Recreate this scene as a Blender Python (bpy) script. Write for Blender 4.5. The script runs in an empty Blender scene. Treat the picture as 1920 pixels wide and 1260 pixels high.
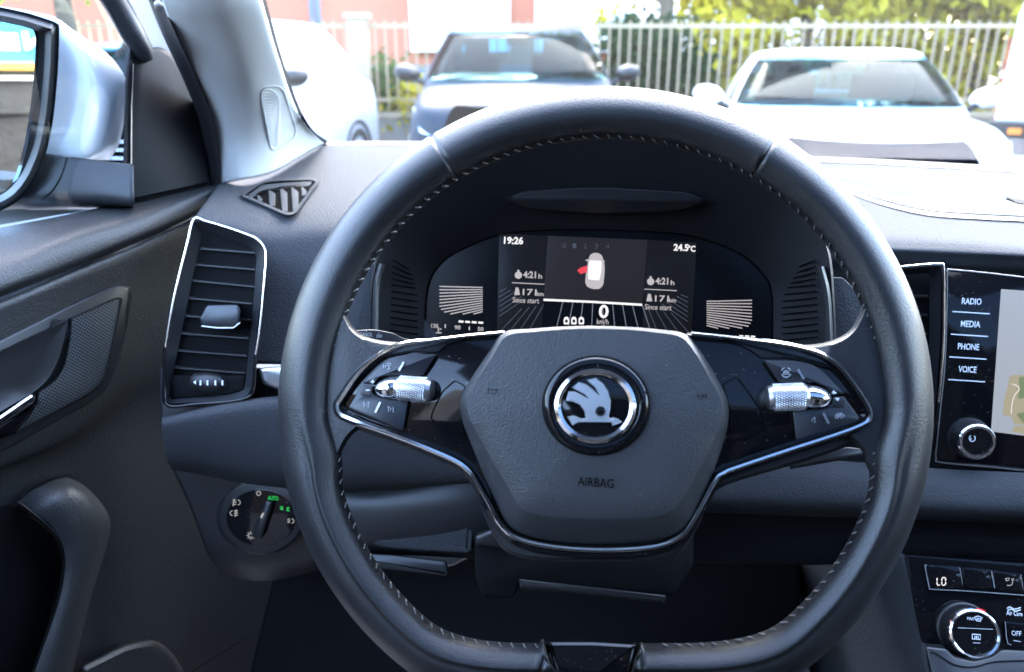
import bpy, math, random
import numpy as np
from mathutils import Vector, Matrix
R = math.radians
random.seed(4)
C = bpy.context.scene.collection
# ---------------------------------------------------------------- camera, sky, sun, exposure
FPX, CX, CY, PITCH, EYE = 1450.0, 960.0, 630.0, R(19.7), 1.28
CAM = Vector((0, 0, EYE))
cd = bpy.data.cameras.new('camera'); cam = bpy.data.objects.new('camera', cd); C.objects.link(cam)
cam.location = CAM; cam.rotation_euler = (math.pi/2 - PITCH, 0, 0)
cd.sensor_width = 36; cd.lens = FPX/1920*36; cd.clip_start = 0.02; cd.clip_end = 500
cd.dof.use_dof = True; cd.dof.focus_distance = 0.52; cd.dof.aperture_fstop = 8.0
sc = bpy.context.scene; sc.camera = cam
EXPO = 4.9
SUN_EL, SUN_AZ = R(40), R(12)           # sun stands ahead, kept off the car by the added tall block
w = bpy.data.worlds.new('World'); sc.world = w; w.use_nodes = True
nt = w.node_tree; bg = nt.nodes['Background']
sky = nt.nodes.new('ShaderNodeTexSky'); sky.sky_type = 'NISHITA'; sky.sun_disc = False
sky.sun_elevation = SUN_EL; sky.sun_rotation = SUN_AZ; sky.air_density = 1.0; sky.dust_density = 2.6; sky.ozone_density = 1.0
nt.links.new(sky.outputs[0], bg.inputs[0]); bg.inputs[1].default_value = 0.15
sl = bpy.data.lights.new('sun', 'SUN'); sun = bpy.data.objects.new('sun', sl); C.objects.link(sun)
sl.energy = 3.0; sl.angle = R(0.5); sl.color = (1.0, 0.92, 0.78)
sdir = Vector((math.sin(SUN_AZ)*math.cos(SUN_EL), math.cos(SUN_AZ)*math.cos(SUN_EL), math.sin(SUN_EL)))
sun.rotation_euler = sdir.to_track_quat('Z', 'Y').to_euler(); sun.location = (0, 0, 12)
sc.view_settings.view_transform = 'Standard'; sc.view_settings.look = 'None'
sc.view_settings.exposure = EXPO; sc.view_settings.gamma = 1.0
sc.render.engine = 'CYCLES'; sc.cycles.use_denoising = True; sc.cycles.max_bounces = 8
sc.cycles.transparent_max_bounces = 12; sc.cycles.caustics_reflective = False; sc.cycles.caustics_refractive = False
sc.cycles.sample_clamp_indirect = 6.0
# ---------------------------------------------------------------- mapping helpers
SP, CP = math.sin(PITCH), math.cos(PITCH)
def ray(px, py):
    v = (CY-py)/FPX
    return Vector(((px-CX)/FPX, CP+v*SP, -SP+v*CP))
def at(px, py, d): return CAM + ray(px, py)*d
YAW = R(8.0)                                        # the car stands turned 8 degrees to the camera's heading
LA = Vector((math.cos(YAW), -math.sin(YAW), 0)); FA = Vector((math.sin(YAW), math.cos(YAW), 0)); ZA = Vector((0, 0, 1))
def car(l, f, z): return CAM + LA*l + FA*f + ZA*z
class Fr:                                            # a plane in the car; P maps a sight line onto it, w metres proud
    def __init__(s, O, N, U=None):
        s.O = Vector(O); s.N = Vector(N).normalized()
        s.U = (Vector(U) if U else ZA.cross(s.N)).normalized(); s.V = s.N.cross(s.U).normalized()
    def P(s, px, py, w=0.0):
        r = ray(px, py); t = (s.O + s.N*w - CAM).dot(s.N)/r.dot(s.N)
        return CAM + r*t
    def L(s, px, py, w=0.0):
        q = s.P(px, py, w) - s.O
        return q.dot(s.U), q.dot(s.V)
    def W(s, u, v, w=0.0): return s.O + s.U*u + s.V*v + s.N*w
def facing(px, py, d, tilt, yaw=0.0):
    f = FA.copy(); f.rotate(Matrix.Rotation(yaw, 3, 'Z'))
    return Fr(at(px, py, d), -f*math.cos(tilt) + ZA*math.sin(tilt))
def cr(pts, n=8, closed=False):                      # Catmull-Rom through points of any dimension
    p = np.array([tuple(q) for q in pts], float); m = len(p); out = []
    segs = m if closed else m-1
    for i in range(segs):
        if closed: a, b, c, d = p[(i-1) % m], p[i], p[(i+1) % m], p[(i+2) % m]
        else: a, b, c, d = p[max(i-1, 0)], p[i], p[i+1], p[min(i+2, m-1)]
        for k in range(n):
            t = k/n
            out.append(.5*((2*b)+(-a+c)*t+(2*a-5*b+4*c-d)*t*t+(-a+3*b-3*c+d)*t**3))
    if not closed: out.append(p[-1])
    return [tuple(q) for q in out]
def rnd(pts, r=6, seg=5):                            # polygon with rounded corners; r scalar or list
    out = []; m = len(pts)
    for i in range(m):
        a, b, c = (np.array(pts[j % m], float) for j in (i-1, i, i+1))
        rr = r[i] if isinstance(r, (list, tuple)) else r
        la, lc = np.linalg.norm(a-b), np.linalg.norm(c-b); q = min(rr, la*.45, lc*.45)
        if q < .3: out.append(tuple(b)); continue
        p0, p1 = b+(a-b)/la*q, b+(c-b)/lc*q
        for k in range(seg+1):
            t = k/seg; out.append(tuple((1-t)**2*p0+2*t*(1-t)*b+t*t*p1))
    return out
def area(p): return .5*sum(p[i][0]*p[(i+1) % len(p)][1]-p[(i+1) % len(p)][0]*p[i][1] for i in range(len(p)))
def inset(pts, d):
    p = np.array(pts, float)
    n = len(p); s = 1 if area(pts) > 0 else -1
    e = np.roll(p, -1, 0)-p; l = np.linalg.norm(e, axis=1, keepdims=True); l[l < 1e-9] = 1e-9; e /= l
    nr = np.stack([-e[:, 1], e[:, 0]], 1)*s
    m = nr+np.roll(nr, 1, 0); ml = (m*m).sum(1, keepdims=True); ml[ml < .5] = .5
    return [tuple(q) for q in p+m*(2*d/ml)]
# ---------------------------------------------------------------- object helpers
ORG = {}
def mk(name, V, F, mat, parent=None, smooth=35, kind=None, label=None, cat=None, group=None, solid=0):
    V = np.array([tuple(v) for v in V], float)
    o0 = (V.min(0)+V.max(0))/2; o0[2] = V[:, 2].min()
    me = bpy.data.meshes.new(name); me.from_pydata((V-o0).tolist(), [], [tuple(f) for f in F]); me.update()
    if smooth:
        me.polygons.foreach_set('use_smooth', [True]*len(me.polygons)); me.set_sharp_from_angle(angle=R(smooth))
    if mat: me.materials.append(mat)
    o = bpy.data.objects.new(name, me); C.objects.link(o); ORG[o] = Vector(o0)
    if parent: o.parent = parent; o.location = Vector(o0)-ORG[parent]
    else: o.location = o0
    if solid:
        md = o.modifiers.new('thickness', 'SOLIDIFY'); md.thickness = solid; md.offset = -1
    tag(o, label, cat, group, kind)
    return o
def tag(o, label=None, cat=None, group=None, kind=None):
    for k, v in (('label', label), ('category', cat), ('group', group), ('kind', kind)):
        if v: o[k] = v
    return o
def thing(name, label, cat, loc, group=None):
    o = bpy.data.objects.new(name, None); C.objects.link(o); o.location = loc; ORG[o] = Vector(loc); o.empty_display_size = .05
    return tag(o, label, cat, group)
class MB:                                            # collects several shapes of ONE part
    def __init__(s): s.V, s.F = [], []
    def add(s, V, F):
        b = len(s.V); s.V += [tuple(v) for v in V]; s.F += [tuple(i+b for i in f) for f in F]; return s
    def mk(s, name, mat, parent=None, **k): return mk(name, s.V, s.F, mat, parent, **k)
def g_plate(fr, out, rings, back=True):              # rings: (inset_px, w), from the back edge up to the face
    if area(out) > 0: out = out[::-1]               # pixel y runs down: make it counter-clockwise seen from the camera
    V, F = [], []; n = len(out)
    for ins, w in rings:
        V += [fr.P(x, y, w) for x, y in (inset(out, ins) if ins else out)]
    for k in range(len(rings)-1):
        for i in range(n):
            j = (i+1) % n; F.append((k*n+i, k*n+j, (k+1)*n+j, (k+1)*n+i))
    F.append(tuple((len(rings)-1)*n+i for i in range(n)))
    if back: F.append(tuple(reversed(range(n))))
    return V, F
def rings(w0, w1, b, bm=.0009):                      # rounded front edge: b pixels of inset over bm metres of height
    return [(0, w0), (0, w1-bm), (.29*b, w1-.29*bm), (b, w1)]
def plate(name, fr, out, w0, w1, mat, parent=None, b=3, bm=.0009, **k):
    return mk(name, *g_plate(fr, out, rings(w0, w1, b, bm)), mat, parent, **k)
def g_sweep(fr, path, sec, closed=False, scale=None):    # sec: (offset_px, w) round the section; path in px, or (px, py, w)
    P = np.array([p[:2] for p in path], float); n = len(P); m = len(sec); V, F = [], []
    if closed: T = np.roll(P, -1, 0)-np.roll(P, 1, 0)
    else: T = np.gradient(P, axis=0)
    T /= np.maximum(np.linalg.norm(T, axis=1, keepdims=True), 1e-9); Nn = np.stack([T[:, 1], -T[:, 0]], 1)
    for i in range(n):
        w0 = path[i][2] if len(path[i]) > 2 else 0; sc_ = scale[i] if scale is not None else 1
        for o, w in sec: V.append(fr.P(P[i, 0]+Nn[i, 0]*o*sc_, P[i, 1]+Nn[i, 1]*o*sc_, w0+w))
    for i in range(n if closed else n-1):
        a, b = i*m, ((i+1) % n)*m
        for k in range(m): l = (k+1) % m; F.append((a+k, a+l, b+l, b+k))
    if not closed: F.append(tuple(reversed(range(m)))); F.append(tuple((n-1)*m+k for k in range(m)))
    return V, F
def band(wpx, w0, w1, b=.0006):                      # a rounded flat section
    h = wpx/2
    return [(-h, w0), (-h, w1-b), (-h*.8, w1-.2*b), (-h*.4, w1), (h*.4, w1), (h*.8, w1-.2*b), (h, w1-b), (h, w0)]
def sweep(name, fr, path, sec, mat, parent=None, closed=False, scale=None, **k):
    return mk(name, *g_sweep(fr, path, sec, closed, scale), mat, parent, **k)
def g_strokes(fr, lines, wpx, w):                    # flat printed lines
    V, F = [], []
    for ln in lines:
        P = np.array(ln, float); T = np.gradient(P, axis=0); T /= np.maximum(np.linalg.norm(T, axis=1, keepdims=True), 1e-9)
        N = np.stack([T[:, 1], -T[:, 0]], 1)*wpx/2; b = len(V)
        for i in range(len(P)):
            V += [fr.P(*(P[i]+N[i]), w), fr.P(*(P[i]-N[i]), w)]
            if i: F.append((b+2*i-2, b+2*i-1, b+2*i+1, b+2*i))
    return V, F
def strokes(name, fr, lines, wpx, w, mat, parent=None, **k): return mk(name, *g_strokes(fr, lines, wpx, w), mat, parent, smooth=0, **k)
def circ(cx, cy, r, n=24, ry=None, a0=0, a1=360):
    ry = ry or r; full = abs(a1-a0) >= 360; m = n if full else n+1
    return [(cx+r*math.cos(R(a0+(a1-a0)*i/n)), cy-ry*math.sin(R(a0+(a1-a0)*i/n))) for i in range(m)]
def g_text(fr, s, px, py, wpx, hpx, w, bold=.012, shear=0):
    cu = bpy.data.curves.new('t', 'FONT'); cu.body = s; cu.size = 1; cu.offset = bold; cu.resolution_u = 3; cu.shear = shear
    ob = bpy.data.objects.new('t', cu); me = bpy.data.meshes.new_from_object(ob)
    v = np.array([q.co[:2] for q in me.vertices]); f = [tuple(p.vertices) for p in me.polygons]
    lo, hi = v.min(0), v.max(0); v = (v-(lo+hi)/2)/np.maximum(hi-lo, 1e-6)
    u0, v0 = fr.L(px, py, w); k = (fr.L(px+10, py, w)[0]-u0)/10; kv = (fr.L(px, py-10, w)[1]-v0)/10
    V = [fr.W(u0+a*wpx*k, v0+b*hpx*kv, w) for a, b in v]
    bpy.data.objects.remove(ob); bpy.data.curves.remove(cu); bpy.data.meshes.remove(me)
    return V, f
def text(name, fr, s, px, py, wpx, hpx, w, mat, parent=None, **k): return mk(name, *g_text(fr, s, px, py, wpx, hpx, w, **k), mat, parent, smooth=0)
def g_lathe(c, ax, prof, seg=32, cap=True):          # prof: (radius, height along axis)
    ax = Vector(ax).normalized(); a = ax.orthogonal().normalized(); b = ax.cross(a); V, F = [], []
    for r, h in prof:
        for i in range(seg):
            t = 2*math.pi*i/seg; V.append(Vector(c)+ax*h+(a*math.cos(t)+b*math.sin(t))*r)
    for k in range(len(prof)-1):
        for i in range(seg): j = (i+1) % seg; F.append((k*seg+i, k*seg+j, (k+1)*seg+j, (k+1)*seg+i))
    if cap: F.append(tuple(reversed(range(seg)))); F.append(tuple((len(prof)-1)*seg+i for i in range(seg)))
    return V, F
def lathe(name, c, ax, prof, mat, parent=None, seg=32, **k): return mk(name, *g_lathe(c, ax, prof, seg), mat, parent, **k)
def g_tube(pts, r, seg=8):
    P = [Vector(p) for p in pts]; V, F = [], []; n = len(P); up = None
    for i in range(n):
        t = (P[min(i+1, n-1)]-P[max(i-1, 0)]).normalized()
        up = t.orthogonal().normalized() if up is None else (up-t*up.dot(t)).normalized()
        s = t.cross(up); rr = r[i] if isinstance(r, (list, tuple)) else r
        for k in range(seg): a = 2*math.pi*k/seg; V.append(P[i]+(up*math.cos(a)+s*math.sin(a))*rr)
    for i in range(n-1):
        for k in range(seg): l = (k+1) % seg; F.append((i*seg+k, i*seg+l, (i+1)*seg+l, (i+1)*seg+k))
    F.append(tuple(reversed(range(seg)))); F.append(tuple((n-1)*seg+k for k in range(seg)))
    return V, F
def g_box(c, s, rot=None):
    V = [Vector((x*s[0]/2, y*s[1]/2, z*s[2]/2)) for x in (-1, 1) for y in (-1, 1) for z in (-1, 1)]
    if rot is not None: V = [rot @ v for v in V]
    return [Vector(c)+v for v in V], [(0, 1, 3, 2), (4, 6, 7, 5), (0, 4, 5, 1), (2, 3, 7, 6), (0, 2, 6, 4), (1, 5, 7, 3)]
def box(name, c, s, mat, parent=None, rot=None, **k): return mk(name, *g_box(c, s, rot), mat, parent, smooth=0, **k)
def grid_faces(nr, nc): return [(i*nc+j, (i+1)*nc+j, (i+1)*nc+j+1, i*nc+j+1) for i in range(nr-1) for j in range(nc-1)]
class Surf:                                          # a smooth sheet through (px, py, depth) control rows
    def __init__(s, rows, n=8):
        a = [cr(r, n) for r in rows]; cols = [cr([a[i][j] for i in range(len(a))], n) for j in range(len(a[0]))]
        s.nc, s.nr = len(cols), len(cols[0]); s.g = np.array([cols[j][i] for i in range(s.nr) for j in range(s.nc)])
        s.V = [at(*q) for q in s.g]; s.F = grid_faces(s.nr, s.nc)
    def P(s, px, py, w=0.0):
        dx, dy = s.g[:, 0]-px, s.g[:, 1]-py; d2 = dx*dx+dy*dy; i = np.argpartition(d2, 14)[:14]
        k = np.sqrt(np.exp(-d2[i]/(.7*d2[i].mean()+1e-6))); A_ = np.stack([np.ones(14), dx[i], dy[i]], 1)*k[:, None]
        return at(px, py, float(np.linalg.lstsq(A_, s.g[i, 2]*k, rcond=None)[0][0])-w)
# ---------------------------------------------------------------- materials
def mat(name, col, rough=.5, metal=0, spec=.5, coat=0, grain=None, emit=None, trans=0, var=0, vscale=6, dust=0):
    m = bpy.data.materials.new(name); m.use_nodes = True; t = m.node_tree; b = t.nodes['Principled BSDF']
    b.inputs['Base Color'].default_value = (*col, 1); b.inputs['Roughness'].default_value = rough
    b.inputs['Metallic'].default_value = metal; b.inputs['Specular IOR Level'].default_value = spec
    b.inputs['Coat Weight'].default_value = coat; b.inputs['Coat Roughness'].default_value = .05
    if trans: b.inputs['Transmission Weight'].default_value = trans
    if emit:
        b.inputs['Emission Color'].default_value = (*emit[:3], 1); b.inputs['Emission Strength'].default_value = emit[3]/2**EXPO
    tc = t.nodes.new('ShaderNodeTexCoord')
    if var:
        nz = t.nodes.new('ShaderNodeTexNoise'); nz.inputs['Scale'].default_value = vscale; nz.inputs['Detail'].default_value = 5
        t.links.new(tc.outputs['Object'], nz.inputs['Vector'])
        mx = t.nodes.new('ShaderNodeMix'); mx.data_type = 'RGBA'
        mx.inputs[6].default_value = (*[c*(1-var) for c in col], 1); mx.inputs[7].default_value = (*[min(1, c*(1+var)) for c in col], 1)
        t.links.new(nz.outputs[0], mx.inputs[0]); t.links.new(mx.outputs[2], b.inputs['Base Color'])
        mr = t.nodes.new('ShaderNodeMapRange'); mr.inputs[3].default_value = max(.02, rough-.12*var*2); mr.inputs[4].default_value = rough+.12*var*2
        t.links.new(nz.outputs[0], mr.inputs[0]); t.links.new(mr.outputs[0], b.inputs['Roughness'])
    if dust:                                          # scattered dust specks lying on the surface
        dn = t.nodes.new('ShaderNodeTexNoise'); dn.inputs['Scale'].default_value = 700; dn.inputs['Detail'].default_value = 1
        d2 = t.nodes.new('ShaderNodeTexNoise'); d2.inputs['Scale'].default_value = 14; d2.inputs['Detail'].default_value = 3
        for q in (dn, d2): t.links.new(tc.outputs['Object'], q.inputs['Vector'])
        ad = t.nodes.new('ShaderNodeMath'); ad.operation = 'MULTIPLY_ADD'; ad.inputs[1].default_value = .25; t.links.new(d2.outputs[0], ad.inputs[0]); t.links.new(dn.outputs[0], ad.inputs[2])
        dr_ = t.nodes.new('ShaderNodeMapRange'); dr_.inputs[1].default_value = .845; dr_.inputs[2].default_value = .90; dr_.inputs[4].default_value = .35*dust
        t.links.new(ad.outputs[0], dr_.inputs[0])
        dm_ = t.nodes.new('ShaderNodeMix'); dm_.data_type = 'RGBA'; dm_.inputs[7].default_value = (.22, .21, .19, 1)
        src = b.inputs['Base Color'].links
        if src: t.links.new(src[0].from_socket, dm_.inputs[6])
        else: dm_.inputs[6].default_value = (*col, 1)
        t.links.new(dr_.outputs[0], dm_.inputs[0]); t.links.new(dm_.outputs[2], b.inputs['Base Color'])
    if grain:                                         # (scale per metre, strength, kind)
        sc_, st, kind = grain
        if kind == 'leather':
            tx = t.nodes.new('ShaderNodeTexVoronoi'); tx.feature = 'SMOOTH_F1'; tx.inputs['Scale'].default_value = sc_
            n2 = t.nodes.new('ShaderNodeTexNoise'); n2.inputs['Scale'].default_value = sc_*.35; n2.inputs['Detail'].default_value = 2
            t.links.new(tc.outputs['Object'], n2.inputs['Vector'])
            va = t.nodes.new('ShaderNodeVectorMath'); va.operation = 'MULTIPLY_ADD'; va.inputs[1].default_value = (.0005,)*3
            t.links.new(n2.outputs[1], va.inputs[0]); t.links.new(tc.outputs['Object'], va.inputs[2]); t.links.new(va.outputs[0], tx.inputs['Vector'])
        else:
            tx = t.nodes.new('ShaderNodeTexNoise'); tx.inputs['Scale'].default_value = sc_; tx.inputs['Detail'].default_value = 3
            t.links.new(tc.outputs['Object'], tx.inputs['Vector'])
        bp = t.nodes.new('ShaderNodeBump'); bp.inputs['Strength'].default_value = st; bp.inputs['Distance'].default_value = .4/sc_
        if kind == 'leather': bp.invert = True
        t.links.new(tx.outputs[0], bp.inputs['Height']); t.links.new(bp.outputs[0], b.inputs['Normal'])
    return m
M = {}
M['leather'] = mat('black_leather', (.009, .009, .0095), .42, spec=.40, grain=(950, .30, 'leather'), var=.4, vscale=30)
M['airbag'] = mat('airbag_plastic', (.020, .021, .0225), .50, spec=.55, grain=(900, .40, 'leather'), dust=.5, var=.1)
M['soft'] = mat('soft_dash_plastic', (.032, .0335, .036), .74, spec=.12, grain=(700, .75, 'leather'), dust=.6, var=.15, vscale=12)
M['doorsoft'] = mat('soft_door_plastic', (.012, .0127, .0135), .5, spec=.42, grain=(560, .48, 'leather'), var=.15, vscale=10, dust=.4)
M['hard'] = mat('hard_black_plastic', (.009, .009, .010), .42, spec=.40, grain=(900, .12, 'noise'), var=.15, vscale=15)
M['smoothp'] = mat('smooth_dark_plastic', (.0115, .0122, .014), .38, spec=.42, var=.15, vscale=20)
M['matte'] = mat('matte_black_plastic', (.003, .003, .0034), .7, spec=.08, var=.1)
M['hood'] = mat('hood_plastic', (.006, .006, .007), .55, spec=.2, var=.1)
M['button'] = mat('button_plastic', (.010, .012, .016), .38, spec=.5, grain=(1500, .05, 'noise'))
M['gloss'] = mat('piano_black', (.004, .004, .005), .07, spec=.30, var=.15, vscale=60, dust=1)
M['chrome'] = mat('chrome', (.60, .61, .63), .12, metal=1, var=.12, vscale=80)
M['satin'] = mat('satin_silver', (.42, .42, .43), .35, metal=1)
M['knurl'] = mat('knurled_silver', (.40, .41, .43), .36, metal=1)
M['trim'] = mat('light_grey_trim', (.54, .54, .52), .88, spec=.2, grain=(1200, .08, 'noise'), var=.04)
M['seal'] = mat('rubber_seal', (.014, .013, .015), .6, spec=.3, var=.1)
M['paint'] = mat('silver_blue_paint', (.52, .54, .58), .36, metal=.1, coat=.3)
M['thread'] = mat('grey_thread', (.075, .07, .065), .8)
M['screen'] = mat('display_glass', (.002, .002, .0025), .22, spec=.10)
M['carpet'] = mat('carpet', (.012, .012, .013), .95, grain=(700, .6, 'noise'))
M['liner'] = mat('headliner', (.35, .36, .36), .9, grain=(500, .2, 'noise'))
M['print'] = mat('white_print', (.62, .64, .66), .5)
M['dimprint'] = mat('grey_print', (.34, .36, .38), .5)
M['darkprint'] = mat('debossed_black', (.0015, .0015, .0015), .9, spec=.02)
M['e_white'] = mat('display_white', (.02,)*3, .4, emit=(1, .97, .96, 1.05))
M['e_pink'] = mat('display_pale', (.02,)*3, .4, emit=(1, .90, .88, .52))
M['e_grey'] = mat('display_grey', (.02,)*3, .4, emit=(.8, .8, .95, .16))
M['e_dim'] = mat('display_dim', (.02,)*3, .4, emit=(.8, .8, .95, .05))
M['e_panel'] = mat('display_panel', (.002,)*3, .3, spec=.1, emit=(.75, .70, .90, .026))
M['e_side'] = mat('display_side_panel', (.002,)*3, .3, spec=.1, emit=(.7, .66, .80, .009))
M['e_red'] = mat('display_red', (.02,)*3, .4, emit=(1, .02, .02, .85))
M['e_green'] = mat('lamp_green', (.02,)*3, .4, emit=(.02, 1, .12, .55))
M['e_icon'] = mat('lamp_white', (.02,)*3, .4, emit=(1, .98, .95, .42))
M['e_map'] = mat('map_water', (.02,)*3, .4, emit=(.62, .69, .80, .62))
M['e_land'] = mat('map_land', (.02,)*3, .4, emit=(.72, .64, .40, .55))
M['e_wood'] = mat('map_forest', (.02,)*3, .4, emit=(.36, .48, .18, .48))
M['blue'] = mat('blue_print', (.02, .2, .6), .4, emit=(.02, .25, .9, .3))
M['red'] = mat('red_print', (.6, .03, .03), .4, emit=(.9, .03, .03, .3))
def glass(name, tint=(1, 1, 1), refl=1.0):
    m = bpy.data.materials.new(name); m.use_nodes = True; t = m.node_tree; t.nodes.clear()
    o = t.nodes.new('ShaderNodeOutputMaterial'); a = t.nodes.new('ShaderNodeBsdfTransparent'); g = t.nodes.new('ShaderNodeBsdfGlossy')
    a.inputs[0].default_value = (*tint, 1); g.inputs['Roughness'].default_value = .02
    f = t.nodes.new('ShaderNodeLayerWeight'); f.inputs[0].default_value = .5
    p5 = t.nodes.new('ShaderNodeMath'); p5.operation = 'POWER'; p5.inputs[1].default_value = 5; t.links.new(f.outputs['Facing'], p5.inputs[0])
    k = t.nodes.new('ShaderNodeMath'); k.operation = 'MULTIPLY_ADD'; k.inputs[1].default_value = .9*refl; k.inputs[2].default_value = .05*refl; t.links.new(p5.outputs[0], k.inputs[0])
    x = t.nodes.new('ShaderNodeMixShader'); t.links.new(k.outputs[0], x.inputs[0]); t.links.new(a.outputs[0], x.inputs[1]); t.links.new(g.outputs[0], x.inputs[2])
    t.links.new(x.outputs[0], o.inputs[0]); return m
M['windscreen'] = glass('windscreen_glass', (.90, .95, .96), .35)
def add_glare_film(m, col, lo, hi):                        # warm veil imitating lens glare, with dust specks, on the glass
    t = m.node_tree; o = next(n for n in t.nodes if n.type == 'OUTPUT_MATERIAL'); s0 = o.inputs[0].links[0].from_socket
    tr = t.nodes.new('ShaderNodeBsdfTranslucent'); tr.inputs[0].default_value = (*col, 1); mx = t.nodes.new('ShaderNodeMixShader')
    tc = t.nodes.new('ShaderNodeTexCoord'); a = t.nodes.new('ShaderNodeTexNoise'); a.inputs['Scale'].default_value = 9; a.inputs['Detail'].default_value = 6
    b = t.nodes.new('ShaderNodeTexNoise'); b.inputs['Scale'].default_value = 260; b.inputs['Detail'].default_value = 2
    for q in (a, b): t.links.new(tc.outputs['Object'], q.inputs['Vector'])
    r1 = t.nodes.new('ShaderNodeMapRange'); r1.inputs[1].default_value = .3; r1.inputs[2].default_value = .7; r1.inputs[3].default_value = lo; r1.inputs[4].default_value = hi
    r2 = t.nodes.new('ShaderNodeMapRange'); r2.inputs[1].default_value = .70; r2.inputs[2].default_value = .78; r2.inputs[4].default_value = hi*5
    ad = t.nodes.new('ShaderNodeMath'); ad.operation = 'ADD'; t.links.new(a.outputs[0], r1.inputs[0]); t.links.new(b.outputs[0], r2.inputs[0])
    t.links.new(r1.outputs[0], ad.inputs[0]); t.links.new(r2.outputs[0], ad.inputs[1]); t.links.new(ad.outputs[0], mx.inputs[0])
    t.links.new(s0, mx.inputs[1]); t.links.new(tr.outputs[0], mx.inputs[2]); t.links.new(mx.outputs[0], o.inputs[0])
add_glare_film(M['windscreen'], (1, .90, .70), .003, .009)
M['addedroofglass'] = glass('added_tinted_roof_glass', (.33, .37, .41), .3)
M['privacy'] = glass('privacy_glass', (.45, .48, .50), .5)
M['sideglass'] = glass('side_glass', (.88, .92, .92), .5)
M['carglass'] = mat('dark_car_glass', (.015, .038, .046), .05, spec=.22)
M['mirror'] = mat('mirror_silver', (.92, .93, .94), .0, metal=1)
def grille_mat(name):                                # perforated metal: a hexagonal field of dark holes
    m = mat(name, (.10, .11, .12), .35, metal=.3); t = m.node_tree; b = t.nodes['Principled BSDF']
    tc = t.nodes.new('ShaderNodeTexCoord'); vo = t.nodes.new('ShaderNodeTexVoronoi'); vo.voronoi_dimensions = '2D'; vo.inputs['Scale'].default_value = 270; vo.inputs['Randomness'].default_value = 0
    mp = t.nodes.new('ShaderNodeMapping'); mp.inputs['Rotation'].default_value = (0, R(90), R(0)); mp.vector_type = 'POINT'
    sx = t.nodes.new('ShaderNodeSeparateXYZ'); cb = t.nodes.new('ShaderNodeCombineXYZ'); t.links.new(tc.outputs['Object'], sx.inputs[0])
    ad = t.nodes.new('ShaderNodeMath'); ad.operation = 'MULTIPLY_ADD'; ad.inputs[1].default_value = 1.1
    t.links.new(sx.outputs[1], ad.inputs[0]); t.links.new(sx.outputs[2], ad.inputs[2])
    sb = t.nodes.new('ShaderNodeMath'); sb.operation = 'MULTIPLY_ADD'; sb.inputs[1].default_value = -1.1
    t.links.new(sx.outputs[1], sb.inputs[0]); t.links.new(sx.outputs[2], sb.inputs[2])
    t.links.new(ad.outputs[0], cb.inputs[0]); t.links.new(sb.outputs[0], cb.inputs[1]); t.links.new(cb.outputs[0], vo.inputs['Vector'])
    rp = t.nodes.new('ShaderNodeValToRGB'); rp.color_ramp.elements[0].position = .36; rp.color_ramp.elements[0].color = (.003, .003, .003, 1)
    rp.color_ramp.elements[1].position = .45; rp.color_ramp.elements[1].color = (.10, .11, .12, 1)
    t.links.new(vo.outputs['Distance'], rp.inputs[0]); t.links.new(rp.outputs[0], b.inputs['Base Color'])
    bp = t.nodes.new('ShaderNodeBump'); bp.inputs['Strength'].default_value = .8; bp.inputs['Distance'].default_value = .001
    t.links.new(rp.outputs[0], bp.inputs['Height']); t.links.new(bp.outputs[0], b.inputs['Normal'])
    return m
M['grille'] = grille_mat('perforated_grille')
M['asphalt'] = mat('asphalt', (.055, .055, .056), .9, grain=(90, .5, 'noise'), var=.3, vscale=3)
M['concrete'] = mat('concrete', (.20, .185, .16), .9, grain=(30, .4, 'noise'), var=.25, vscale=4)
M['beige'] = mat('beige_stone', (.32, .25, .165), .85, grain=(40, .4, 'noise'), var=.2, vscale=5)
M['fence'] = mat('painted_fence_bar', (.30, .22, .13), .6, var=.2, vscale=8)
M['salmon'] = mat('salmon_render', (.40, .135, .08), .9, var=.14, vscale=.7)
M['greyband'] = mat('grey_blue_render', (.13, .15, .19), .9, var=.12, vscale=.8)
M['whitewall'] = mat('white_render', (.78, .77, .74), .9, var=.06, vscale=.8)
M['bark'] = mat('bark', (.10, .075, .05), .95, grain=(40, .8, 'noise'), var=.35, vscale=9)
M['carwhite'] = mat('white_car_paint', (.66, .67, .68), .3, coat=.4)
M['carblue'] = mat('dark_blue_car_paint', (.010, .020, .034), .45, spec=.16)
M['carsky'] = mat('light_blue_car_paint', (.22, .42, .60), .25, coat=.8)
M['grilleblack'] = mat('grille_black', (.0025, .003, .0035), 1.0, spec=0)
M['lining'] = mat('dark_cabin_lining', (.012, .014, .016), .9, spec=.1)
M['tyre'] = mat('tyre_rubber', (.02, .02, .02), .85)
M['rim'] = mat('alloy_rim', (.5, .5, .52), .3, metal=1)
M['lamp'] = mat('headlamp_lens', (.55, .58, .60), .08, metal=.6, coat=1)
M['amber'] = mat('amber_lens', (.75, .20, .02), .2)
M['plate'] = mat('number_plate', (.75, .75, .74), .4)
M['redline'] = mat('red_stripe', (.5, .05, .04), .5)
M['cyan'] = mat('cyan_sign', (.005, .17, .27), .5)
M['yellow'] = mat('yellow_band', (.36, .20, .015), .6)
M['brownwall'] = mat('dark_brown_stone', (.009, .0075, .006), .8, grain=(14, .9, 'noise'), var=.6, vscale=7)
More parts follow.
